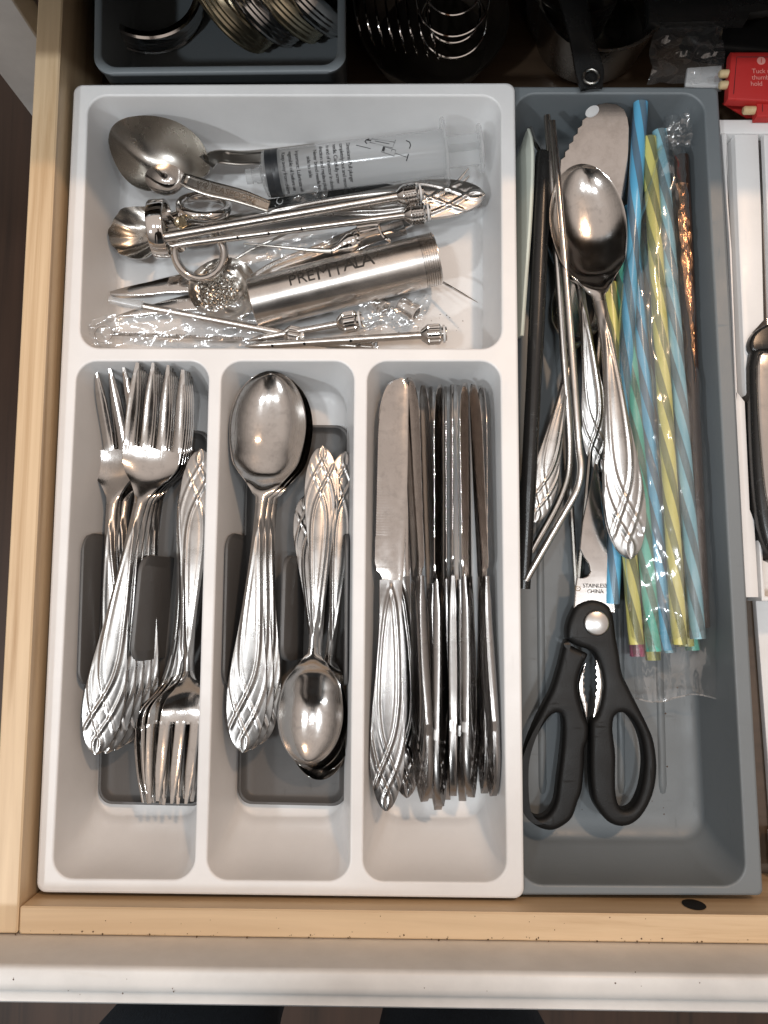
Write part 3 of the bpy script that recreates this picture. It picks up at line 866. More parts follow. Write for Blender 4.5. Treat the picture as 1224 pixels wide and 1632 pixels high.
fI = on_barrel((551 - 404)*.000356, -.10); gI = [fI(x, .0088*k/12) for k in range(13) for x in (0, .0010)]
obj('engraved_letter', (gI, [(2*k, 2*k+1, 2*k+3, 2*k+2) for k in range(12)]), eng, t, smooth=False, sharp=None)
# ---- syringe
A, B = P(416, 279, -.015), P(706, 244, -.013); ax = (B - A).normalized(); nn = (up - ax*up.dot(ax)).normalized(); far = nn.cross(ax); L = (B - A).length
RS = .0130
t = thing('syringe', 'clear plastic marinade syringe with printed directions', 'syringe', P(560, 260, ZF))
obj('barrel', lathe(A, B, [(0, .003), (.001, .0085), (.0025, RS-.0006), (.004, RS)] + [(L*k/8, RS) for k in range(1, 9)], 56, False), M['syringe'], t)
obj('nozzle', join(lathe(A - ax*.009, A, [(0, .002), (.0003, .0042), (.004, .0043), (.0042, .0036), (.006, .0036), (.0062, .0045), (.009, .0046)], 24)), M['syringe'], t)
fl = []
for k in range(48):
    a = 2*PI*k/48; ca_, sa_ = math.cos(a), math.sin(a)
    fl.append(Vector((ca_*.0155, sa_*.0205, 0)))
def flange(c, lo, th):
    q = [[c + nn*v.x*s + far*v.y*s + ax*d for v in lo] for s, d in ((.97, 0), (1, .0004), (1, th-.0004), (.97, th))]
    return loft(q, True, True)
obj('flange', flange(B, fl, .002), M['syringe'], t)
pd = obj('plunger', join(*[lathe(A, B, [(.0005, 0.0001)] , 3, False)][:0], flange(B + ax*.0208, [v*.86 for v in [Vector((w.x*.95, w.y*.78, 0)) for w in fl]], .0018),
     loft([[A + ax*s + nn*(.0008*a_) + far*(.0095*b_) for a_, b_ in ((1, 1), (1, -1), (-1, -1), (-1, 1))] for s in (.012, L + .0208)], True, True),
     loft([[A + ax*s + nn*(.0095*a_) + far*(.0008*b_) for a_, b_ in ((1, 1), (1, -1), (-1, -1), (-1, 1))] for s in (.012, L + .0208)], True, True)), M['syringe'], t, smooth=False)
rub = plastic('dark rubber', (.025, .028, .032), .38, 300, .05)
obj('seal', lathe(A, B, [(.0022, .006), (.0040, RS-.001), (.0044, RS+.0002), (.0076, RS+.0002), (.0079, RS+.00005), (.0084, RS+.00005), (.0087, RS+.0002), (.0118, RS+.0002), (.0122, RS-.002), (.0122, .003)], 48), rub, pd, sharp=30)
def on_syr(px_, th0):
    # a line of print running round the barrel; px_ = its place along the barrel in the photograph
    s = (P(px_, 270, -.003) - A).dot(ax)
    def f(x, y):
        a = th0 + x/RS
        return A + ax*(s + y) + (far*math.cos(a) + nn*math.sin(a))*(RS + .00010)
    return f
T0 = 1.02
for px_, txt, th0 in ((556, 'Directions: Pull plunger', T0), (545, 'completely out and remove', T0-.02), (534, 'needle. Carefully screw', T0-.03), (523, 'to end of injector in clockwise', T0), (512, 'direction and replace plunger', T0), (502, 'Never bend needle from', T0+.20), (491, 'side to side', T0+.5), (473, 'Important: Lubricate with', T0+.12), (462, 'vegetable oil before use', T0+.10), (451, 'Keep away from children', T0+.13)):
    text_mesh(txt, .0031, on_syr(px_, th0), 'printed_line', M['print'], t, .86, .00005)
def drawn(pts, w=.00016):
    c0 = (P(618, 262, -.002) - A).dot(ax)
    out = []
    for x, y in pts:
        a = PI/2 + .10 - (y*1.25/1000)/RS
        out.append(A + ax*(c0 + x*1.25/1000) + (far*math.cos(a) + nn*math.sin(a))*(RS + .0001))
    return tube(out, w, 5)
def rot2(pts, dx, dy, a=-.42): return [(x*math.cos(a) - y*math.sin(a) + dx, x*math.sin(a) + y*math.cos(a) + dy) for x, y in pts]
pic = [drawn(rot2([(-6, 1.5), (5, 1.5), (5, -1.5), (-6, -1.5), (-6, 1.5)], -1, 4)), drawn(rot2([(5, 3), (5, -3)], -1, 4)), drawn(rot2([(-6, 0), (-8, 0)], -1, 4), .0004), drawn(rot2([(-4, 0), (3, 0)], -1, 4), .0002),
       drawn(rot2([(-4, 1.3), (2, 1.3), (2, -1.3), (-4, -1.3), (-4, 1.3)], 2, -1)), drawn(rot2([(2, 0), (8, 0)], 2, -1)), drawn(rot2([(8, 1.6), (8, -1.6)], 2, -1), .0003), drawn(rot2([(-4, 0), (-3, 0)], 2, -1), .0012),
       drawn(rot2([(-14, -1.5), (-7, -1.5)], 0, 0), .0002), drawn([(-8.5, 4.5), (-9.2, 6.0), (-8.5, 7.5), (-7.2, 8.2)], .0003), drawn([(9.5, 3.5), (11, 2.4), (11.3, .8), (10.6, -.6)], .0003)]
obj('printed_drawing', join(*pic), M['print'], t)
# ---- peeler with black label under the syringe
t = thing('label_strip', 'black card label with white lettering under the syringe', 'label', P(500, 320, ZF))
bz = -.031
obj('card', slab(pl([(424, 318), (452, 314), (512, 303), (612, 292), (640, 296), (642, 318), (560, 338), (440, 350), (426, 344)], bz), [], bz - .0006, bz, .0002), M['blackgloss'], t)
e0 = P(444, 345, bz); ex = Vector((.26, .96, 0)).normalized(); ey = Vector((-.96, .26, 0))
text_mesh('EKCO', .0060, lambda x, y: e0 + ex*x + ey*y + Vector((0, 0, .0003)), 'lettering', M['paper'], t)
# ---- more loose pieces
t = thing('corn_pick', 'small steel pick with pear shaped end and thin bent prong', 'pick', P(540, 395, ZF))
obj('grip', lathe(P(528, 400, -.010), P(582, 375, -.012), [(0, .0022), (.003, .0024), (.0042, .0024), (.006, .0034), (.011, .0056), (.0145, .0055), (.016, .0042), (.0165, .0048), (.018, .0044), (.0185, .002)], 28), M['chrome'], t)
obj('prong', tube(smooth_line([P(528, 400, -.010), P(500, 399, -.010), P(450, 394, -.011), P(388, 388, -.013)], 6), [.0016 - .0012*k/18 for k in range(19)], 10), M['darksteel'], t)
t = tag(obj('wire_clasp', join(tube(smooth_line([P(569, 362, -.013), P(600, 358, -.012), P(604, 364, -.012), P(612, 378, -.012), P(622, 384, -.014)], 5), .0011, 8), tube([P(569, 362, -.013), P(573, 370, -.015), P(600, 364, -.014)], .0010, 8)), M['chrome']), 'bent chrome wire clasp between the needles and the cylinder', 'clasp')
t = thing('pickle_fork', 'slim two pronged fork whose tips show right of the syringe flange', 'fork', P(700, 310, ZF))
obj('prongs', join(tube([P(700, 318, -.030), P(722, 298, -.026), P(747, 268, -.020)], [.0018, .0014, .0004], 8), tube([P(708, 322, -.030), P(728, 302, -.027), P(748, 280, -.022)], [.0018, .0014, .0004], 8)), M['steel'], t)
obj('handle', strip(pl([(705, 320), (650, 352), (560, 392), (480, 425)], -.032), [.003, .0035, .004, .005], .002), M['steel'], t)
tag(obj('trussing_needle', tube([P(640, 424, -.034), P(706, 450, -.026), P(735, 467, -.022), P(761, 482, -.018)], [.0007, .0008, .0007, .0002], 8), M['chrome']), 'thin steel needle poking out right of the cylinder', 'needle')
tag(obj('trussing_needle', tube([P(335, 437, -.024), P(400, 398, -.020), P(470, 366, -.024)], [.0003, .0008, .0008], 8), M['darksteel']), 'thin dark needle crossing under the finger grip', 'needle')
for lab, a, b, r in (('small steel sleeve in a clear wrapper below the cylinder', (638, 484), (664, 500), .0048), ('small steel sleeve half hidden under the cylinder', (600, 480), (612, 492), .0045)):
    A2, B2 = P(*a, -.030), P(*b, -.028); LL = (B2-A2).length
    tag(obj('steel_sleeve', lathe(A2, B2, [(0, .0001), (0, r*.9), (.0006, r), (LL*.8, r), (LL*.82, r*1.12), (LL, r*1.12), (LL, r*.8), (LL*.5, r*.78)], 28), M['tubesteel']), lab, 'sleeve', 'small steel sleeves')
# twisted wire brush
tw = thing('cleaning_brush', 'thin twisted wire cleaning brush inside the clear bag at the front left', 'brush', P(280, 536, ZF))
a, b = P(178, 532, -.016), P(388, 540, -.022)
for ph in (0, PI):
    pts = [a.lerp(b, k/160) + Vector((0, math.cos(k*1.0 + ph)*.0008, math.sin(k*1.0 + ph)*.0008)) for k in range(161)]
    obj('wire', tube(pts, .00055, 6), M['chrome'], tw)
obj('loop', torus(a - Vector((.005, 0, 0)), (.1, .1, 1), .005, .0005, 24, 6), M['chrome'], tw)
# ---- clear bags
def film(label, quad, zf, n=26, m=26, amp=.003, freq=90, name='plastic_bag', seed=0.0, cat='bag', grp=None, mt='clear'):
    a, b, c, d = quad
    V, F = [], []
    for i in range(n):
        for j in range(m):
            s, t_ = i/(n-1), j/(m-1)
            px_ = (a[0]*(1-s)+b[0]*s)*(1-t_) + (d[0]*(1-s)+c[0]*s)*t_
            py_ = (a[1]*(1-s)+b[1]*s)*(1-t_) + (d[1]*(1-s)+c[1]*s)*t_
            e = 1.0
            if i in (0, n-1) or j in (0, m-1):
                px_ += 5*noise.noise(Vector((px_*.03, py_*.03, seed + 9))); py_ += 5*noise.noise(Vector((px_*.03, py_*.03, seed + 4)))
            z = zf(s, t_)
            p = P(px_, py_, z)
            q = p*freq + Vector((0, 0, seed))
            r1 = 1 - abs(noise.noise(q))*2; r2 = 1 - abs(noise.noise(q*2.3 + Vector((5, 2, 1))))*2
            p.z += amp*(r1*.7 + r2*.35)
            V.append(p)
    for i in range(n-1):
        for j in range(m-1): F.append((i*m+j, (i+1)*m+j, (i+1)*m+j+1, i*m+j+1))
    return tag(obj(name, (V, F), M[mt], None, True, 60), label, cat, grp)
film('crumpled clear bag along the front wall holding the wire brush', [(118, 552), (430, 552), (400, 478), (150, 508)], lambda s, t: -.012 - .010*s + .004*t, 40, 22, .0022, 110, seed=3)
film('small clear bag crumpled between needles and cylinder', [(375, 428), (520, 404), (540, 372), (392, 384)], lambda s, t: -.017, 26, 18, .003, 130, seed=8)
film('clear wrapper bunched round the steel sleeves below the cylinder', [(560, 540), (672, 524), (690, 472), (575, 486)], lambda s, t: -.022, 24, 20, .0035, 120, seed=14)
film('clear wrapper lying under the black label near the syringe seal', [(440, 345), (520, 332), (525, 296), (450, 306)], lambda s, t: -.025, 20, 16, .003, 140, seed=21)
# ================================================================ things in the grey tray
# ---- kitchen scissors, traced from above and given their own thickness
def Z3(pts): return [(800 + x/2.887, 900 + y/2.887) for x, y in pts]
SZ = -.020
sc = thing('scissors', 'kitchen scissors with black plastic handles and steel blades', 'scissors', P(945, 1050, GF))
right = Z3([(330, 207), (350, 182), (400, 161), (450, 165), (490, 185), (510, 215), (520, 260), (530, 340), (545, 420), (558, 500), (590, 570), (630, 650), (670, 730), (700, 800), (715, 880), (718, 960), (706, 1040), (680, 1110), (640, 1170), (592, 1203), (540, 1208), (490, 1185), (445, 1130), (422, 1080), (412, 1000), (410, 900), (412, 800), (415, 725), (440, 690), (463, 610), (468, 540), (455, 465), (430, 412), (400, 390), (362, 378), (318, 355), (300, 330), (305, 270)])
rhole = Z3([(515, 760), (520, 710), (540, 686), (570, 686), (600, 710), (630, 760), (650, 820), (660, 900), (655, 980), (640, 1050), (612, 1108), (575, 1130), (545, 1115), (530, 1060), (527, 980), (528, 880), (520, 810)])
left = Z3([(306, 345), (322, 372), (362, 392), (396, 408), (398, 425), (372, 480), (356, 540), (360, 610), (385, 695), (405, 745), (402, 810), (388, 850), (385, 930), (375, 1040), (355, 1100), (330, 1170), (290, 1208), (240, 1230), (190, 1224), (140, 1195), (110, 1150), (98, 1080), (95, 980), (100, 900), (120, 820), (160, 720), (200, 640), (235, 570), (260, 490), (280, 410), (292, 362)])
lhole = Z3([(272, 690), (285, 720), (285, 800), (275, 900), (262, 1000), (250, 1090), (225, 1142), (190, 1168), (155, 1165), (125, 1130), (112, 1070), (110, 990), (122, 910), (150, 830), (185, 760), (220, 710), (248, 688)])
hl = obj('handle', slab(smooth_loop(pl(left, SZ), 3), [smooth_loop(pl(lhole, SZ), 3)], SZ - .0105, SZ - .0012, .0034, 5), M['black'], sc, sharp=75)
hr = obj('handle', slab(smooth_loop(pl(right, SZ), 3), [smooth_loop(pl(rhole, SZ), 3)], SZ - .0095, SZ, .0034, 5), M['black'], sc, sharp=75)
pv = P(951, 993, SZ + .001)
obj('pivot', lathe(pv - Vector((0, 0, .002)), pv, [(0, .0071), (.0020, .0071), (.0026, .0067), (.0029, .006), (.0030, .0001)], 40), M['satin'], sc)
def Z2(pts): return [(800 + x/2.887, 500 + y/2.887) for x, y in pts]
bl = pl(Z2([(430, 683), (418, 740), (398, 830), (372, 960), (360, 1080), (378, 1118), (402, 1152), (408, 1185), (396, 1208), (372, 1216), (346, 1214), (338, 1270), (330, 1375), (400, 1400), (512, 1375), (505, 1315), (496, 1200), (486, 1080), (462, 880), (444, 735)]), SZ - .002)
b1 = obj('blade', slab(bl, [], SZ - .0042, SZ - .002, .0005), M['bladesteel'], sc, sharp=12)
bl2 = pl(Z2([(436, 690), (455, 770), (478, 900), (500, 1080), (514, 1250), (522, 1375), (470, 1380), (476, 1200), (462, 980), (445, 820)]), SZ - .0048)
obj('blade', slab(bl2, [], SZ - .0068, SZ - .0046, .0005), M['bladesteel'], sc, sharp=12)
tp = P(800 + 372/2.887, 500 + 1266/2.887, SZ - .002)
for txt, ox, oy in (('STAINLESS', 0, .0008), ('CHINA', .0022, -.0024)):
    text_mesh(txt, .0031, lambda x, y, ox=ox, oy=oy: tp + Vector((x*1.0 + ox, y + oy, .00015)), 'lettering', M['print'], b1, .95, .00002)
lg = P(800 + 350/2.887, 500 + 1264/2.887, SZ - .002)
obj('emblem', join(torus(lg + Vector((0, 0, .0002)), (0, 0, 1), .0013, .00018, 20, 5), tube([lg + Vector((-.0006, 0, .0002)), lg + Vector((.0006, .0004, .0002))], .00015, 5)), mat('gilt mark', (.42, .28, .16), .5), b1)
# serrated nut-cracker jaws between the handles
def jaw(inner, outer_): return slab(pl(Z3(outer_ + inner[::-1]), SZ - .003), [], SZ - .007, SZ - .0028, .0004)
ji = [(392, 440)]; 
teeth_l = [(388, 452), (378, 478), (384, 490), (374, 504), (382, 518), (373, 532), (381, 546), (374, 560), (383, 574), (377, 590), (388, 606), (385, 624), (394, 640), (392, 700)]
obj('jaw', jaw(teeth_l, [(378, 470), (362, 510), (355, 550), (358, 600), (372, 650), (388, 712)]), M['bladesteel'], sc)
teeth_r = [(430, 440), (436, 460), (428, 474), (438, 488), (430, 502), (440, 516), (431, 530), (441, 546), (432, 560), (440, 576), (430, 592), (437, 608), (427, 624), (430, 642), (420, 700)]
obj('jaw', jaw(teeth_r, [(438, 440), (456, 490), (463, 550), (458, 610), (442, 670), (424, 708)]), M['bladesteel'], sc)

# ---- flatware lying in the grey tray
spoon('large serving spoon lying uppermost in the grey tray, bowl towards the back', (1004, 891), -.010, (924, 264), -.004, 4, None, SERVE, 'serving_spoon', 'spoon')
spoon('second large spoon under the serving spoon, its bowl edge showing at the left', (958, 752), -.035, (905, 300), -.018, -8, None, SERVE, 'serving_spoon', 'spoon')
spoon('spoon with orange lit woven handle end, left of the bent straw', (852, 833), -.024, (935, 420), -.030, 6, None, SPOON, 'spoon', 'spoon')
# ---- wide spreader
t = thing('spreader', 'wide serrated sandwich spreader with blade towards the back', 'spreader', P(950, 300, GF))
def Z1(pts): return [(800 + x/2.887, 120 + y/2.887) for x, y in pts]
edge_l = []
e0, e1 = Vector((388, 192)), Vector((268, 410))
for k in range(13):
    p_ = e0.lerp(e1, k/12); edge_l.append((p_.x - (9 if k % 2 else 0), p_.y - (4 if k % 2 else 0)))
ol = Z1([(436, 135), (480, 125), (528, 132), (562, 155), (580, 195), (586, 240), (584, 340), (575, 500), (545, 665), (520, 800), (490, 960), (440, 1040), (380, 1030), (330, 920), (285, 700), (262, 500)] + edge_l[::-1] + [(400, 160)])
sp_z = -.016
def lean(VF, k=.245):
    y0 = P(950, 420, sp_z).y; out = []
    for v in VF[0]:
        z = v.z + (v.y - y0)*k - .014
        out.append(CAM + (v - CAM)*((z - CAM.z)/(v.z - CAM.z)))
    return out, VF[1]
bd = obj('blade', lean(slab(pl(ol, sp_z), [], sp_z - .0014, sp_z, .0004)), M['bladesteel'], t, sharp=12)
hc = [P(800 + (416 + 32*math.cos(a))/2.887, 120 + (165 + 26*math.sin(a) - 10*math.cos(a))/2.887, sp_z + .0004) for a in lin(0, 2*PI, 25)[:-1]]
obj('punched_dot', lean(slab(hc, [], sp_z - .0001, sp_z + .0004, .0003)), M['paper'], bd)
obj('handle', strip(pl([(938, 450), (940, 520), (944, 580), (948, 640)], sp_z - .018), [.004, .004, .005, .005], .006, .002), M['black'], t)
# ---- metal straws
st_pts = [P(880, 194, -.003), P(890, 300, -.003), P(905, 480, -.005), P(918, 650, -.008), P(923, 715, -.010), P(926, 745, -.010), P(922, 773, -.011), P(910, 800, -.012), P(880, 852, -.017), P(838, 925, -.022)]
def hollow(path, r, seg=16):
    o_ = tube(path, r, seg, False); i_ = tube(path, r*.82, seg, False)
    n = len(o_[0])//seg
    V = o_[0] + i_[0]; F = list(o_[1]) + [tuple(len(o_[0]) + k for k in f[::-1]) for f in i_[1]]
    N = len(o_[0])
    for j in range(seg):
        k = (j+1) % seg
        F.append((j, N+j, N+k, k)); F.append(((n-1)*seg+j, (n-1)*seg+k, N+(n-1)*seg+k, N+(n-1)*seg+j))
    return V, F
tag(obj('drinking_straw', hollow(smooth_line(st_pts, 6), .0021), M['tubesteel']), 'bent steel drinking straw lying on top beside the serving spoon', 'straw', 'steel drinking straws')
tag(obj('drinking_straw', hollow(smooth_line([P(872, 185, -.006), P(882, 320, -.008), P(898, 560, -.018), P(908, 720, -.026), P(895, 790, -.028), P(846, 880, -.030)], 6), .0021), M['tubesteel']), 'steel drinking straw half hidden behind the bent one', 'straw', 'steel drinking straws')
# ---- white spatula edge
t = thing('spatula', 'white plastic spatula standing on edge against the white tray', 'spatula', P(835, 350, GF))
ws = []
for k in range(25):
    s = k/24; y_ = 205 + s*330
    xr = cr(s, [(0, 843), (.05, 848), (.15, 850), (.4, 847), (.7, 840), (1, 833)]); 
    top_ = P(xr, y_, -.004 - .008*s - .010*(1 - min(1, s/.06)))
    ws.append((top_, 1 - .85*max(0, 1 - s/.08)))
loops = []
for p_, h in ws: loops.append([p_ + Vector((-.0012, 0, 0)), p_ + Vector((.0, 0, .0003)), p_ + Vector((.0008, 0, -.0006)), p_ + Vector((-.004*h, 0, -.010*h)), p_ + Vector((-.0075*h, 0, -.024*h)), p_ + Vector((-.0090*h, 0, -.024*h)), p_ + Vector((-.0062*h, 0, -.010*h))])
obj('blade', loft(loops, True, True), plastic('ivory plastic', (.66, .70, .62), .4), t)
# ---- black handled tool
t = thing('black_handle_tool', 'long black handled utensil along the left side of the grey tray', 'utensil', P(850, 600, GF))
obj('handle', tube(smooth_line([P(868, 246, -.009), P(866, 262, -.009), P(862, 360, -.010), P(855, 520, -.013), P(846, 700, -.018), P(836, 900, -.024), P(834, 938, -.025)], 5), [.0034, .0047] + [.0048]*9 + [.0046]*6 + [.0044]*6 + [.0041]*4 + [.0040]*4 + [.0036], 18), M['blackgloss'], t)
obj('neck', tube([P(867, 250, -.009), P(852, 225, -.014), P(846, 205, -.020)], .0016, 10), M['steel'], t)
# ---- plain dark sticks low in the tray
tag(obj('skewer', tube([P(893, 360, -.022), P(905, 700, -.036), P(920, 960, -.040)], .0014, 8), M['darksteel']), 'thin dark skewer under the bent straw', 'skewer')
tag(obj('cocktail_pick', tube([P(960, 500, -.026), P(934, 800, -.036), P(916, 1000, -.040)], .0016, 8), M['darksteel']), 'thin steel pick left of the scissor blade', 'pick')
# ---- striped plastic straws
def stripe_mat(name, col, tint):
    m = clear(name, tint=tint, body=.32, rough=.2, gloss=.7, white=tint)
    nt = m.node_tree; out = nt.nodes['Material Output']; base = out.inputs[0].links[0].from_socket
    tc = nd(m, 'ShaderNodeTexCoord'); sp = nd(m, 'ShaderNodeSeparateXYZ'); lk(m, tc.outputs['Object'], sp.inputs[0])
    an = nd(m, 'ShaderNodeMath', operation='ARCTAN2'); lk(m, sp.outputs[1], an.inputs[0]); lk(m, sp.outputs[0], an.inputs[1])
    s1 = nd(m, 'ShaderNodeMath', operation='MULTIPLY'); lk(m, an.outputs[0], s1.inputs[0]); s1.inputs[1].default_value = 3/(2*PI)
    s2 = nd(m, 'ShaderNodeMath', operation='MULTIPLY_ADD'); lk(m, sp.outputs[2], s2.inputs[0]); s2.inputs[1].default_value = 25.0; lk(m, s1.outputs[0], s2.inputs[2])
    fr = nd(m, 'ShaderNodeMath', operation='FRACT'); lk(m, s2.outputs[0], fr.inputs[0])
    gt_ = nd(m, 'ShaderNodeMath', operation='LESS_THAN'); lk(m, fr.outputs[0], gt_.inputs[0]); gt_.inputs[1].default_value = .52
    pb = nd(m, 'ShaderNodeBsdfPrincipled'); pb.inputs['Base Color'].default_value = (*col, 1); pb.inputs['Roughness'].default_value = .3
    mx = nd(m, 'ShaderNodeMixShader'); lk(m, gt_.outputs[0], mx.inputs[0]); lk(m, base, mx.inputs[1]); lk(m, pb.outputs[0], mx.inputs[2]); lk(m, mx.outputs[0], out.inputs[0])
    return m
SM = {'blue': stripe_mat('blue striped straw', (.13, .45, .70), (.62, .80, .90)), 'yellow': stripe_mat('yellow striped straw', (.66, .62, .20), (.84, .86, .58)),
      'green': stripe_mat('green striped straw', (.12, .50, .40), (.62, .84, .76)), 'teal': stripe_mat('pale blue striped straw', (.26, .50, .60), (.72, .84, .88)), 'pink': stripe_mat('pink striped straw', (.62, .14, .25), (.9, .62, .68))}
SR = .0042
def straw(label, a, za, b, zb, kind):
    A, B = P(*a, za), P(*b, zb); L = (B - A).length; seg = 20
    V, F = hollow([Vector((0, 0, L*k/24)) for k in range(25)], SR, seg)
    me = make_mesh('straw', V, F, SM[kind], True, 50)
    o = link('plastic_straw', me, None, A)
    o.rotation_euler = (B - A).to_track_quat('Z', 'Y').to_euler()
    return tag(o, label, 'straw', 'striped plastic straws in the bag')
straw('bright blue striped straw reaching furthest to the back', (1021, 165), -.010, (975, 962), -.024, 'blue')
straw('yellow striped straw lying on top in the middle of the bundle', (1034, 221), -.012, (1083, 1027), -.010, 'yellow')
straw('pale blue striped straw at the right side of the bundle', (1051, 210), -.014, (1112, 1018), -.012, 'teal')
straw('yellow striped straw at the left side, left of the green one', (971, 452), -.022, (1014, 1027), -.018, 'yellow')
straw('green striped straw in the middle of the bundle', (990, 400), -.020, (1042, 1038), -.016, 'green')
straw('deep blue striped straw between the green and the yellow', (1004, 330), -.024, (1062, 1036), -.018, 'blue')
straw('second yellow striped straw tucked right of the top yellow one', (1042, 300), -.026, (1094, 1030), -.022, 'yellow')
straw('pink striped straw, only its end showing at the front left', (985, 420), -.036, (1016, 1046), -.034, 'pink')
straw('yellow striped straw whose end sticks out furthest to the front', (1000, 380), -.034, (1041, 1052), -.030, 'yellow')
straw('green striped straw under the pale blue one at the right', (1040, 330), -.032, (1104, 1036), -.032, 'green')
straw('pale blue striped straw low in the middle of the bundle', (1020, 360), -.036, (1066, 1040), -.034, 'teal')
# clear sleeve of the straws
def sleeve():
    V, F = [], []; n, m = 90, 26
    for i in range(n):
        s = i/(n-1); y_ = 188 + s*928
        xl_ = cr(s, [(0, 1058), (.10, 1030), (.3, 985), (.6, 984), (.85, 996), (1, 1012)]); xr_ = cr(s, [(0, 1082), (.10, 1096), (.3, 1108), (.6, 1128), (1, 1150)])
        for j in range(m):
            t_ = j/(m-1); x_ = xl_ + (xr_ - xl_)*t_
            if i == n-1: y_ = 1112 + 6*math.sin(t_*7)
            arch = math.sin(t_*PI)**.32
            zz = -.028 + (.026*arch)*ip(s, [(0, .4), (.08, 1), (.86, 1), (.93, .45), (1, .15)])
            p = P(x_, y_, zz); q = Vector((p.x*95, p.y*38, 1.5))
            p.z += .0022*(1 - 2*abs(noise.noise(q))) + .0012*(1 - 2*abs(noise.noise(q*2.7)))
            V.append(p)
    for i in range(n-1):
        for j in range(m-1): F.append((i*m+j, i*m+j+1, (i+1)*m+j+1, (i+1)*m+j))
    return V, F
sv_ = sleeve(); n_, m_ = 90, 26
bag_ = tag(obj('straw_bag', sv_, M['clear'], None, True, 60), 'clear plastic sleeve round the bundle of striped straws', 'bag')
seam = clear('welded seam', body=.22, rough=.12, gloss=2.0, base=.12)
obj('seam', tube([sv_[0][(n_-1)*m_ + j] for j in range(m_)], .0005, 6), seam, bag_)
obj('side_fold', tube([sv_[0][i*m_ + m_-1] for i in range(n_)], .0005, 6), seam, bag_)
# dark wrapped stick at the right of the straws
t = thing('wrapped_stick', 'dark chopstick in a shiny clear wrapper right of the straws', 'chopstick', P(1100, 600, GF))
obj('stick', tube([P(1086, 250, -.016), P(1098, 560, -.018), P(1118, 1000, -.024)], [.0042, .0048, .0046], 12), mat('dark lacquer', (.035, .018, .012), .3), t)
cop = mat('copper glint', (.62, .34, .20), .24, 1.0); bump(cop, noise_n(cop, coords(cop, (220, 40, 220)), 1.0, 4).outputs[0], .6, .002)  # copper colour stands in for warm light reflected by the clear wrapper
fo = []
for k in range(60):
    s = k/59; y_ = 292 + s*318; xc = 1086 + 23*s; hw_ = ip(s, [(0, .0038), (.05, .0022), (.25, .0034), (.5, .0026), (.75, .0012), (1, .0003)])
    c = P(xc + 2*noise.noise(Vector((s*9, 1, 0))), y_, -.011 - .002*s)
    hw_ *= 1 + .4*noise.noise(Vector((s*14, 4, 0)))
    fo.append([c + Vector((hw_*u, 0, .0010*(1-u*u) + .0012*noise.noise(Vector((s*30, u*3, 7))))) for u in lin(-1, 1, 7)])
obj('glint_strip', loft(fo, closed=False), cop, t)
film('clear wrapper tail sticking up at the back right of the grey tray', [(1058, 232), (1100, 240), (1096, 176), (1066, 200)], lambda s, t: -.010 + .002*t, 16, 22, .004, 150, seed=31)

# ================================================================ white knife organizer at the right edge of the drawer
wk = thing('knife_organizer', 'white plastic knife organizer at the right edge of the drawer', 'knife block', P(1190, 600, FL))
zk = -.010
def wq(pts, z): return pl(pts, z)
YT = 190; 
lanes = [([(1149, 192), (1163, 192), (1172, 500), (1184, 640), (1196, 815), (1190, 950), (1184, 950), (1176, 640), (1162, 500)], None)]
obj('rail', slab(wq([(1150, 214), (1159, 214), (1166, 400), (1176, 625), (1188, 640), (1196, 812), (1203, 830), (1210, 952), (1188, 952), (1181, 812), (1172, 640), (1163, 400)], zk), [], FL+.006, zk, .001), M['white'], wk)
obj('rail', slab(wq([(1171, 214), (1209, 214), (1214, 330), (1218, 510), (1200, 530), (1196, 625), (1204, 640), (1212, 815), (1220, 950), (1330, 952), (1330, 960), (1214, 958), (1208, 830), (1202, 812), (1195, 640), (1188, 625), (1178, 400)], zk), [], FL+.006, zk, .001), M['white'], wk)
obj('end_bar', slab(wq([(1146, 190), (1330, 190), (1330, 213), (1148, 213)], zk), [], FL+.006, zk, .001), M['white'], wk)
obj('rail', slab(wq([(1217, 214), (1330, 214), (1330, 500), (1228, 500), (1222, 330)], zk), [], FL+.006, zk, .001), M['white'], wk)
obj('base', slab(wq([(1150, 196), (1330, 196), (1330, 1392), (1238, 1392), (1205, 960), (1180, 500)], FL+.006), [], FL+.001, FL+.0055, .001), M['white'], wk)
obj('front_lip', slab(wq([(1236, 1330), (1330, 1330), (1330, 1392), (1240, 1392)], FL+.016), [], FL+.006, FL+.016, .001), M['white'], wk)
kn = thing('chef_knife', 'kitchen knife with steel and black handle in the white organizer', 'knife', P(1220, 700, FL))
obj('bolster', slab(smooth_loop(wq([(1196, 548), (1204, 528), (1230, 514), (1260, 520), (1262, 560), (1230, 556), (1204, 562)], zk+.006), 3), [], zk-.012, zk+.006, .002, 4), M['blackgloss'], kn)
obj('handle', slab(smooth_loop(wq([(1200, 560), (1230, 552), (1262, 556), (1268, 700), (1272, 880), (1240, 892), (1222, 870), (1210, 820), (1203, 740), (1199, 640)], zk+.007), 3), [], zk-.010, zk+.007, .004, 5), M['blackgloss'], kn, sharp=75)
obj('steel_inlay', slab(smooth_loop(wq([(1208, 566), (1232, 560), (1258, 562), (1262, 700), (1262, 820), (1236, 830), (1222, 800), (1214, 740), (1207, 640)], zk+.008), 3), [], zk+.004, zk+.0085, .002, 4), M['bladesteel'], kn, sharp=75)
obj('blade', slab(wq([(1211, 222), (1216, 222), (1226, 510), (1240, 520), (1222, 520)], zk-.004), [], zk-.022, zk-.004, .0004), M['bladesteel'], kn)

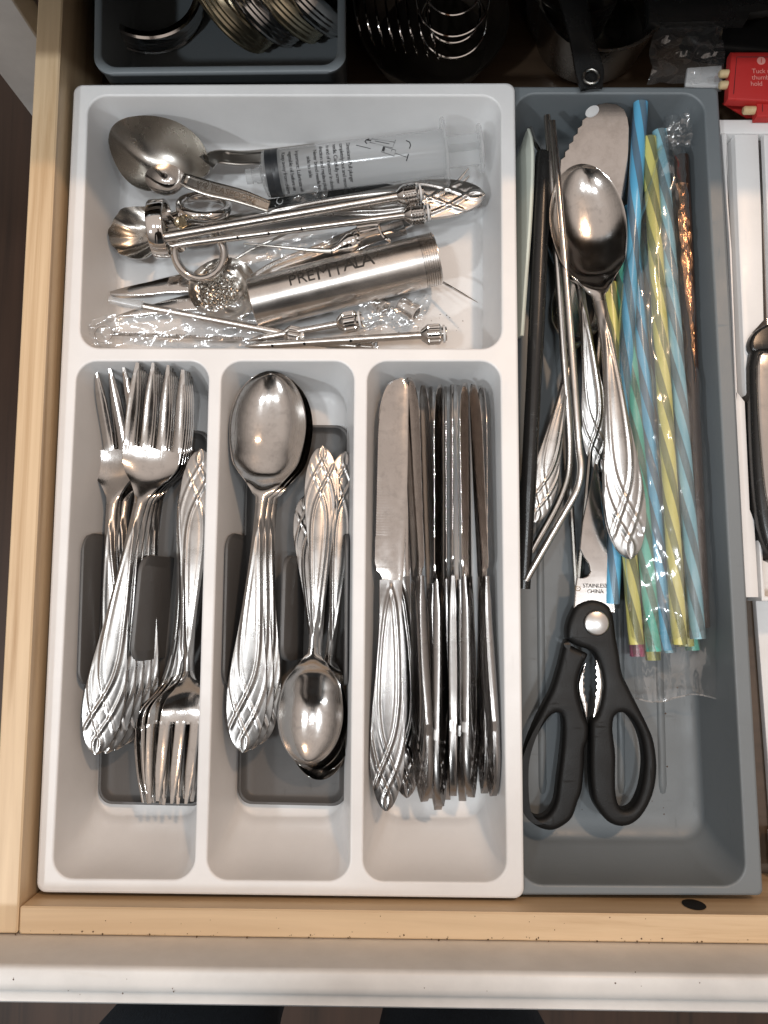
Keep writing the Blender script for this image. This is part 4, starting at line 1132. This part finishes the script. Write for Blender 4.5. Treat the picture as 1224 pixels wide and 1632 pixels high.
# ================================================================ dim back of the drawer
# ---- grey bin with jar lids
zb = -.002
bq = Q((155, 112), (545, 108), (545, -260), (160, -260), zb)
lo = [rr(inset(bq, *[.0]*4, FL+.001), .010), rr(inset(bq, *[-.001]*4, zb-.004), .010), rr(inset(bq, *[-.0022]*4, zb-.003), .011), rr(inset(bq, *[-.0022]*4, zb-.0006), .011), rr(inset(bq, *[-.0012]*4, zb), .011), rr(inset(bq, *[.0014]*4, zb), .010), rr(inset(bq, *[.0026]*4, zb-.001), .009), rr(inset(bq, *[.004]*4, FL+.006), .009), rr(inset(bq, *[.007]*4, FL+.004), .007)]
tag(obj('storage_bin', loft(lo, True, True), M['grey'], sharp=60), 'small grey bin of jar lids at the back of the drawer', 'bin')
def lid(label, c, tilt, turn, R=.0345, colour='brass'):
    t = thing('jar_lid', label, 'lid', c, 'jar lids in the grey bin')
    ax_ = Vector((math.sin(tilt)*math.cos(turn), math.sin(tilt)*math.sin(turn), math.cos(tilt)))
    a = Vector(c); b = a + ax_
    pr = [(0, R-.0025), (.0002, R), (.0012, R+.0004), (.002, R-.0003)] + [(.003 + .0014*k, R + (.0004 if k % 2 else -.0002)) for k in range(7)] + [(.0135, R-.0004), (.0145, R-.0016), (.0148, R-.005), (.0136, R-.0052), (.0134, R-.0018), (.001, R-.002)]
    obj('screw_band', lathe(a, b, pr, 64, False), M[colour], t, sharp=25)
    return t
lid('jar lid lying flat at the bottom of the bin', P(240, 10, -.046), .12, .4, colour='steel')
for k, (x, y, lab, col) in enumerate(((318, 10, 'leftmost tilted jar lid in the grey bin', 'brass'), (362, 4, 'second tilted jar lid in the grey bin', 'steel'), (398, 0, 'third tilted jar lid in the grey bin', 'brass'), (430, -6, 'rightmost tilted jar lid in the grey bin', 'steel'))):
    lid(lab, P(x + 44, y - 8, -.030), .98, .35 + .06*k, colour=col)
# ---- steel tumbler and wire whisk
t = thing('whisk', 'wire whisk with coiled loops in the dark back of the drawer', 'whisk', P(660, 40, FL))
for k in range(8):
    x0 = 558 + k*17
    obj('wire', tube(smooth_line([P(x0, -60, -.020), P(x0 + 8, 15 + 3*k, -.012), P(x0 + 19, 62 + 4*k - (k > 4)*6, -.022), P(x0 + 24, 70 + 4*k, -.034)], 6), .0008, 8), M['chrome'], t)
for k, (rx, dy, zz) in enumerate(((62, 36, -.006), (50, 14, -.010), (46, 62, -.024), (40, -6, -.014), (56, 76, -.030))):
    c = P(722, dy - 40, zz)
    obj('wire', torus(c, (0, -.25, 1), mm(rx, zz), .0008, 48, 8), M['chrome'], t)
cbowl = P(690, 22, -.018); cbowl.z = FL + .002
tag(obj('steel_bowl', lathe(cbowl, cbowl + Vector((0, 0, 1)), [(0, .0001), (0, .030), (.004, .036), (.030, .0455), (.0308, .0462), (.0304, .0448), (.006, .0345), (.002, .0001)], 64, False), M['gunmetal']), 'dark steel bowl under the whisk', 'bowl')
# ---- nested measuring cups with a dark handle
def cup(label, c, R, H, group):
    return tag(obj('measuring_cup', lathe(c, c + Vector((0, 0, 1)), [(0, .0001), (0, R*.80), (.003, R*.88), (H-.001, R-.0002), (H, R+.0012), (H+.0005, R+.0012), (H+.0006, R-.0006), (H-.001, R-.001), (.004, R*.86), (.0015, .0001)], 72, False), M['darksteel']), label, 'cup', group)
cc = P(962, -14, -.010); cc.z = FL + .002
c2 = P(920, -40, -.010); c2.z = FL + .006
cup('large steel measuring cup in the back of the drawer', cc, .0390, .042, 'nested measuring cups')
cup('smaller steel measuring cup nested inside the large one', c2, .029, .041, 'nested measuring cups')
t = thing('dark_scoop', 'dark metal scoop handle reaching over the rim of the grey tray', 'scoop', P(935, 60, -.01))
hd_ = obj('handle', strip([P(898, -60, .006), P(915, 0, .006), P(928, 60, .005), P(940, 110, .003), P(944, 140, .0016)], [.0105, .0075, .0068, .0080, .0062], .0025, .0012), M['blackgloss'], t)
rg = P(942, 122, .0065)
obj('hang_ring', torus(rg, (0, 0, 1), .0042, .0008, 28, 8), M['darksteel'], hd_)
tag(obj('black_tray', slab(pl([(1030, -60), (1300, -60), (1300, 6), (1196, 20), (1190, 33), (1034, 36)], -.004), [], -.010, -.004, .001), M['blackgloss']), 'flat black utensil lying across the far back right', 'utensil')
tag(obj('dark_filler', slab(smooth_loop(pl([(1100, 40), (1180, 28), (1300, 24), (1300, 84), (1180, 80), (1110, 70)], -.020), 3), [], -.034, -.020, .004, 4), M['black']), 'black pouch added to darken the back right corner', 'filler')  # black slab added to fill the dark area at the back right
film('clear bag crumpled in the dark between cups and chopsticks', [(1030, 138), (1150, 138), (1150, 50), (1040, 40)], lambda s, t: -.012, 26, 22, .005, 80, seed=44)
tag(obj('paper_packet', slab(pl([(1096, 108), (1150, 104), (1152, 142), (1092, 138)], -.014), [], -.0165, -.014, .0004), M['paper']), 'white paper packet at the back corner of the grey tray', 'packet')
# ---- paper sleeved chopsticks
def chop(label, q, sticks, zz, lines, num):
    t = thing('chopsticks', label, 'chopsticks', P(q[0][0]+20, q[0][1], FL), 'chopsticks in red paper sleeves')
    sl = obj('paper_sleeve', slab(pl(q, zz), [], zz - .006, zz, .0012, 3), M['red'], t)
    for a, b in sticks:
        A, B = P(*a, zz - .0028), P(*b, zz - .0028)
        obj('stick', lathe(A, B, [(0, .0016), (.0008, .0024), ((B-A).length, .0024)], 14), M['bamboo'], t)
    pk = plastic('pink print', (.72, .30, .26), .6)
    for txt, x, y, s_ in lines:
        p_ = P(x, y, zz); text_mesh(txt, s_, lambda u, v, p_=p_: p_ + Vector((u, v, .00015)), 'lettering', pk, sl, .95)
    if num:
        c = P(*num, zz); obj('number_disc', lathe(c, c + Vector((0, 0, 1)), [(0, .0024), (.0002, .0024), (.0002, .0001)], 24), pk, sl)
        text_mesh('1', .004, lambda u, v: c + Vector((u - .0010, v - .0014, .0004)), 'lettering', M['red'], sl)
    bl_ = [q[0], q[1], q[2], q[3]]
    ins = pl([(q[3][0]+9, q[3][1]-8), (q[0][0]+9, q[0][1]+9), (q[1][0], q[1][1]+9)], zz)
    obj('printed_line', tube([v + Vector((0, 0, .0001)) for v in ins], .0002, 5), M['print'], sl)
    return t
chop('upper chopsticks in a red paper sleeve with printed tuck instructions', [(1165, 82), (1300, 82), (1300, 165), (1160, 158)], [((1146, 118), (1260, 116)), ((1146, 136), (1260, 134))], .000, (('Tuck under', 1198, 117, .0040), ('thumb and', 1198, 127, .0040), ('hold', 1196, 137, .0040)), (1213, 97))
chop('lower chopsticks in a red paper sleeve in front of the printed one', [(1206, 148), (1300, 148), (1300, 186), (1206, 186)], [((1188, 158), (1260, 158)), ((1184, 176), (1260, 176))], -.003, (), None)
tag(obj('red_paper', slab(pl([(1152, 164), (1300, 164), (1300, 186), (1190, 187)], -.012), [], -.0130, -.012, .0003), M['red']), 'loose red paper under the chopsticks', 'paper')

# ---- crumbs and specks of dirt
def crumbs():
    rnd = random.Random(11); V, F = [], []
    def speck(p, r):
        n = len(V)
        for d in ((1, 0, 0), (-1, 0, 0), (0, 1, 0), (0, -1, 0), (0, 0, 1), (0, 0, -.3)):
            V.append(p + Vector(d)*r*rnd.uniform(.6, 1.4))
        for t_ in ((0, 2, 4), (2, 1, 4), (1, 3, 4), (3, 0, 4), (2, 0, 5), (1, 2, 5), (3, 1, 5), (0, 3, 5)): F.append(tuple(n + k for k in t_))
    for _ in range(70):                                   # along the seam of the painted front
        p = P(rnd.uniform(10, 1220), 1497, .012); p.y = yf0 + rnd.uniform(-.0004, .0022); speck(p, rnd.choice((.0002, .0003, .0005)))
    for _ in range(14):
        p = P(rnd.uniform(10, 1220), rnd.uniform(1548, 1590), .0453); speck(p, rnd.choice((.0002, .0003, .0004)))
    for _ in range(40): speck(P(rnd.uniform(870, 1080), rnd.uniform(1060, 1320), GF), rnd.choice((.0002, .0003, .0005)))
    for x0_, x1_ in ((195, 300), (410, 520), (640, 760)):
        for _ in range(12): speck(P(rnd.uniform(x0_, x1_), rnd.uniform(1284, 1300), ZF), rnd.choice((.0002, .0003, .0004)))
    for _ in range(16): speck(P(rnd.uniform(620, 740), rnd.uniform(500, 530), ZF), rnd.choice((.0002, .0003, .0004)))
    for _ in range(20): speck(P(rnd.uniform(60, 1100), rnd.uniform(1460, 1490), .0118), rnd.choice((.0002, .0003)))
    return V, F
cb_ = obj('crumbs', crumbs(), mat('brown crumbs', (.10, .055, .025), .8), None, False, None)
cb_['kind'] = 'stuff'; cb_['label'] = 'tiny brown crumbs and specks scattered over the trays and drawer front'; cb_['category'] = 'crumbs'
# ================================================================ the person at the drawer (only the jeans reach into view)
def person():
    cx0, by = .135, -.235
    J = {}; E = []; R = {}
    def v(n, x, y, z, rx, ry=None, link_=None):
        J[n] = len(J); R[n] = (Vector((cx0 + x, by + y, z)), (rx, ry or rx))
        if link_: E.append((link_, n))
    v('pelvis', 0, 0, .14, .155, .11)
    v('waist', 0, .02, .30, .135, .10, 'pelvis'); v('chest', 0, .06, .46, .16, .115, 'waist'); v('shoulders', 0, .10, .60, .12, .085, 'chest')
    v('neck', 0, .145, .67, .055, .055, 'shoulders'); v('jaw', 0, .185, .71, .062, .068, 'neck'); v('head', 0, .205, .79, .078, .095, 'jaw'); v('crown', 0, .185, .86, .066, .080, 'head')
    for s, k in ((-1, 'l'), (1, 'r')):
        v('hip'+k, s*.095, .01, .05, .092, .095, 'pelvis'); v('thigh'+k, s*.105, .035, -.10, .085, .088, 'hip'+k); v('knee'+k, s*.105, .04, -.29, .062, .066, 'thigh'+k)
        v('calf'+k, s*.105, .015, -.42, .058, .062, 'knee'+k); v('ankle'+k, s*.105, .0, -.67, .045, .048, 'calf'+k); v('heel'+k, s*.105, -.02, -.715, .040, .034, 'ankle'+k); v('ball'+k, s*.112, .11, -.722, .044, .026, 'heel'+k); v('toe'+k, s*.115, .165, -.726, .034, .02, 'ball'+k)
        v('shoulder'+k, s*.185, .09, .58, .062, .062, 'shoulders'); v('elbow'+k, s*.235, .0, .32, .045, .045, 'shoulder'+k); v('wrist'+k, s*.24, .05, .10, .028, .024, 'elbow'+k); v('palm'+k, s*.238, .07, .03, .034, .017, 'wrist'+k)
        for f, (dx, L) in enumerate(((-.024, .075), (-.008, .085), (.008, .080), (.023, .062))):
            v('f%d%s' % (f, k), s*.238 + dx*.3, .075 + dx, .03 - L*.55, .0085, .0085, 'palm'+k); v('t%d%s' % (f, k), s*.232 + dx*.3, .085 + dx, .03 - L, .007, .007, 'f%d%s' % (f, k))
        v('th'+k, s*.228, .105, .035, .010, .010, 'palm'+k); v('tt'+k, s*.224, .118, .0, .0085, .0085, 'th'+k)
    me = bpy.data.meshes.new('person'); o0 = Vector((cx0, by, -.75))
    me.from_pydata([tuple(R[n][0] - o0) for n in J], [(J[a], J[b]) for a, b in E], [])
    o = link('person', me, None, o0)
    md = o.modifiers.new('Skin', 'SKIN'); md.use_smooth_shade = True
    sv = me.skin_vertices
    if not sv:
        bm = bmesh.new(); bm.from_mesh(me); bm.verts.layers.skin.verify(); bm.to_mesh(me); bm.free(); sv = me.skin_vertices
    for n, i in J.items(): sv[0].data[i].radius = R[n][1]
    sv[0].data[J['pelvis']].use_root = True
    sb = o.modifiers.new('Subdivision', 'SUBSURF'); sb.levels = 2; sb.render_levels = 2
    m = mat('clothes and skin', (.02, .03, .05), .85)
    tc = nd(m, 'ShaderNodeTexCoord'); sp = nd(m, 'ShaderNodeSeparateXYZ'); lk(m, tc.outputs['Object'], sp.inputs[0])
    mr = nd(m, 'ShaderNodeMapRange'); lk(m, sp.outputs[2], mr.inputs[0]); mr.inputs[1].default_value = 0; mr.inputs[2].default_value = 1.8
    r = nd(m, 'ShaderNodeValToRGB'); r.color_ramp.interpolation = 'CONSTANT'; lk(m, mr.outputs[0], r.inputs[0]); e = r.color_ramp.elements
    e[0].position = 0; e[0].color = (.02, .02, .02, 1); e[1].position = .07/1.8; e[1].color = (.07, .10, .135, 1)
    n1 = e.new(1.0/1.8); n1.color = (.02, .02, .022, 1); n2 = e.new(1.42/1.8); n2.color = (.45, .28, .20, 1); n3 = e.new(1.58/1.8); n3.color = (.03, .018, .012, 1)
    nz = noise_n(m, coords(m, (900, 900, 300)), 1.0, 2)
    mx = nd(m, 'ShaderNodeMix', data_type='RGBA', blend_type='MULTIPLY'); mx.inputs[0].default_value = .6; lk(m, r.outputs[0], mx.inputs[6]); lk(m, nz.outputs[0], mx.inputs[7]); lk(m, mx.outputs[2], bsdf(m).inputs['Base Color'])
    bump(m, nz.outputs[0], .4, .001)
    me.materials.append(m)
    return tag(o, 'person in dark blue jeans standing at the drawer front', 'person')
person()
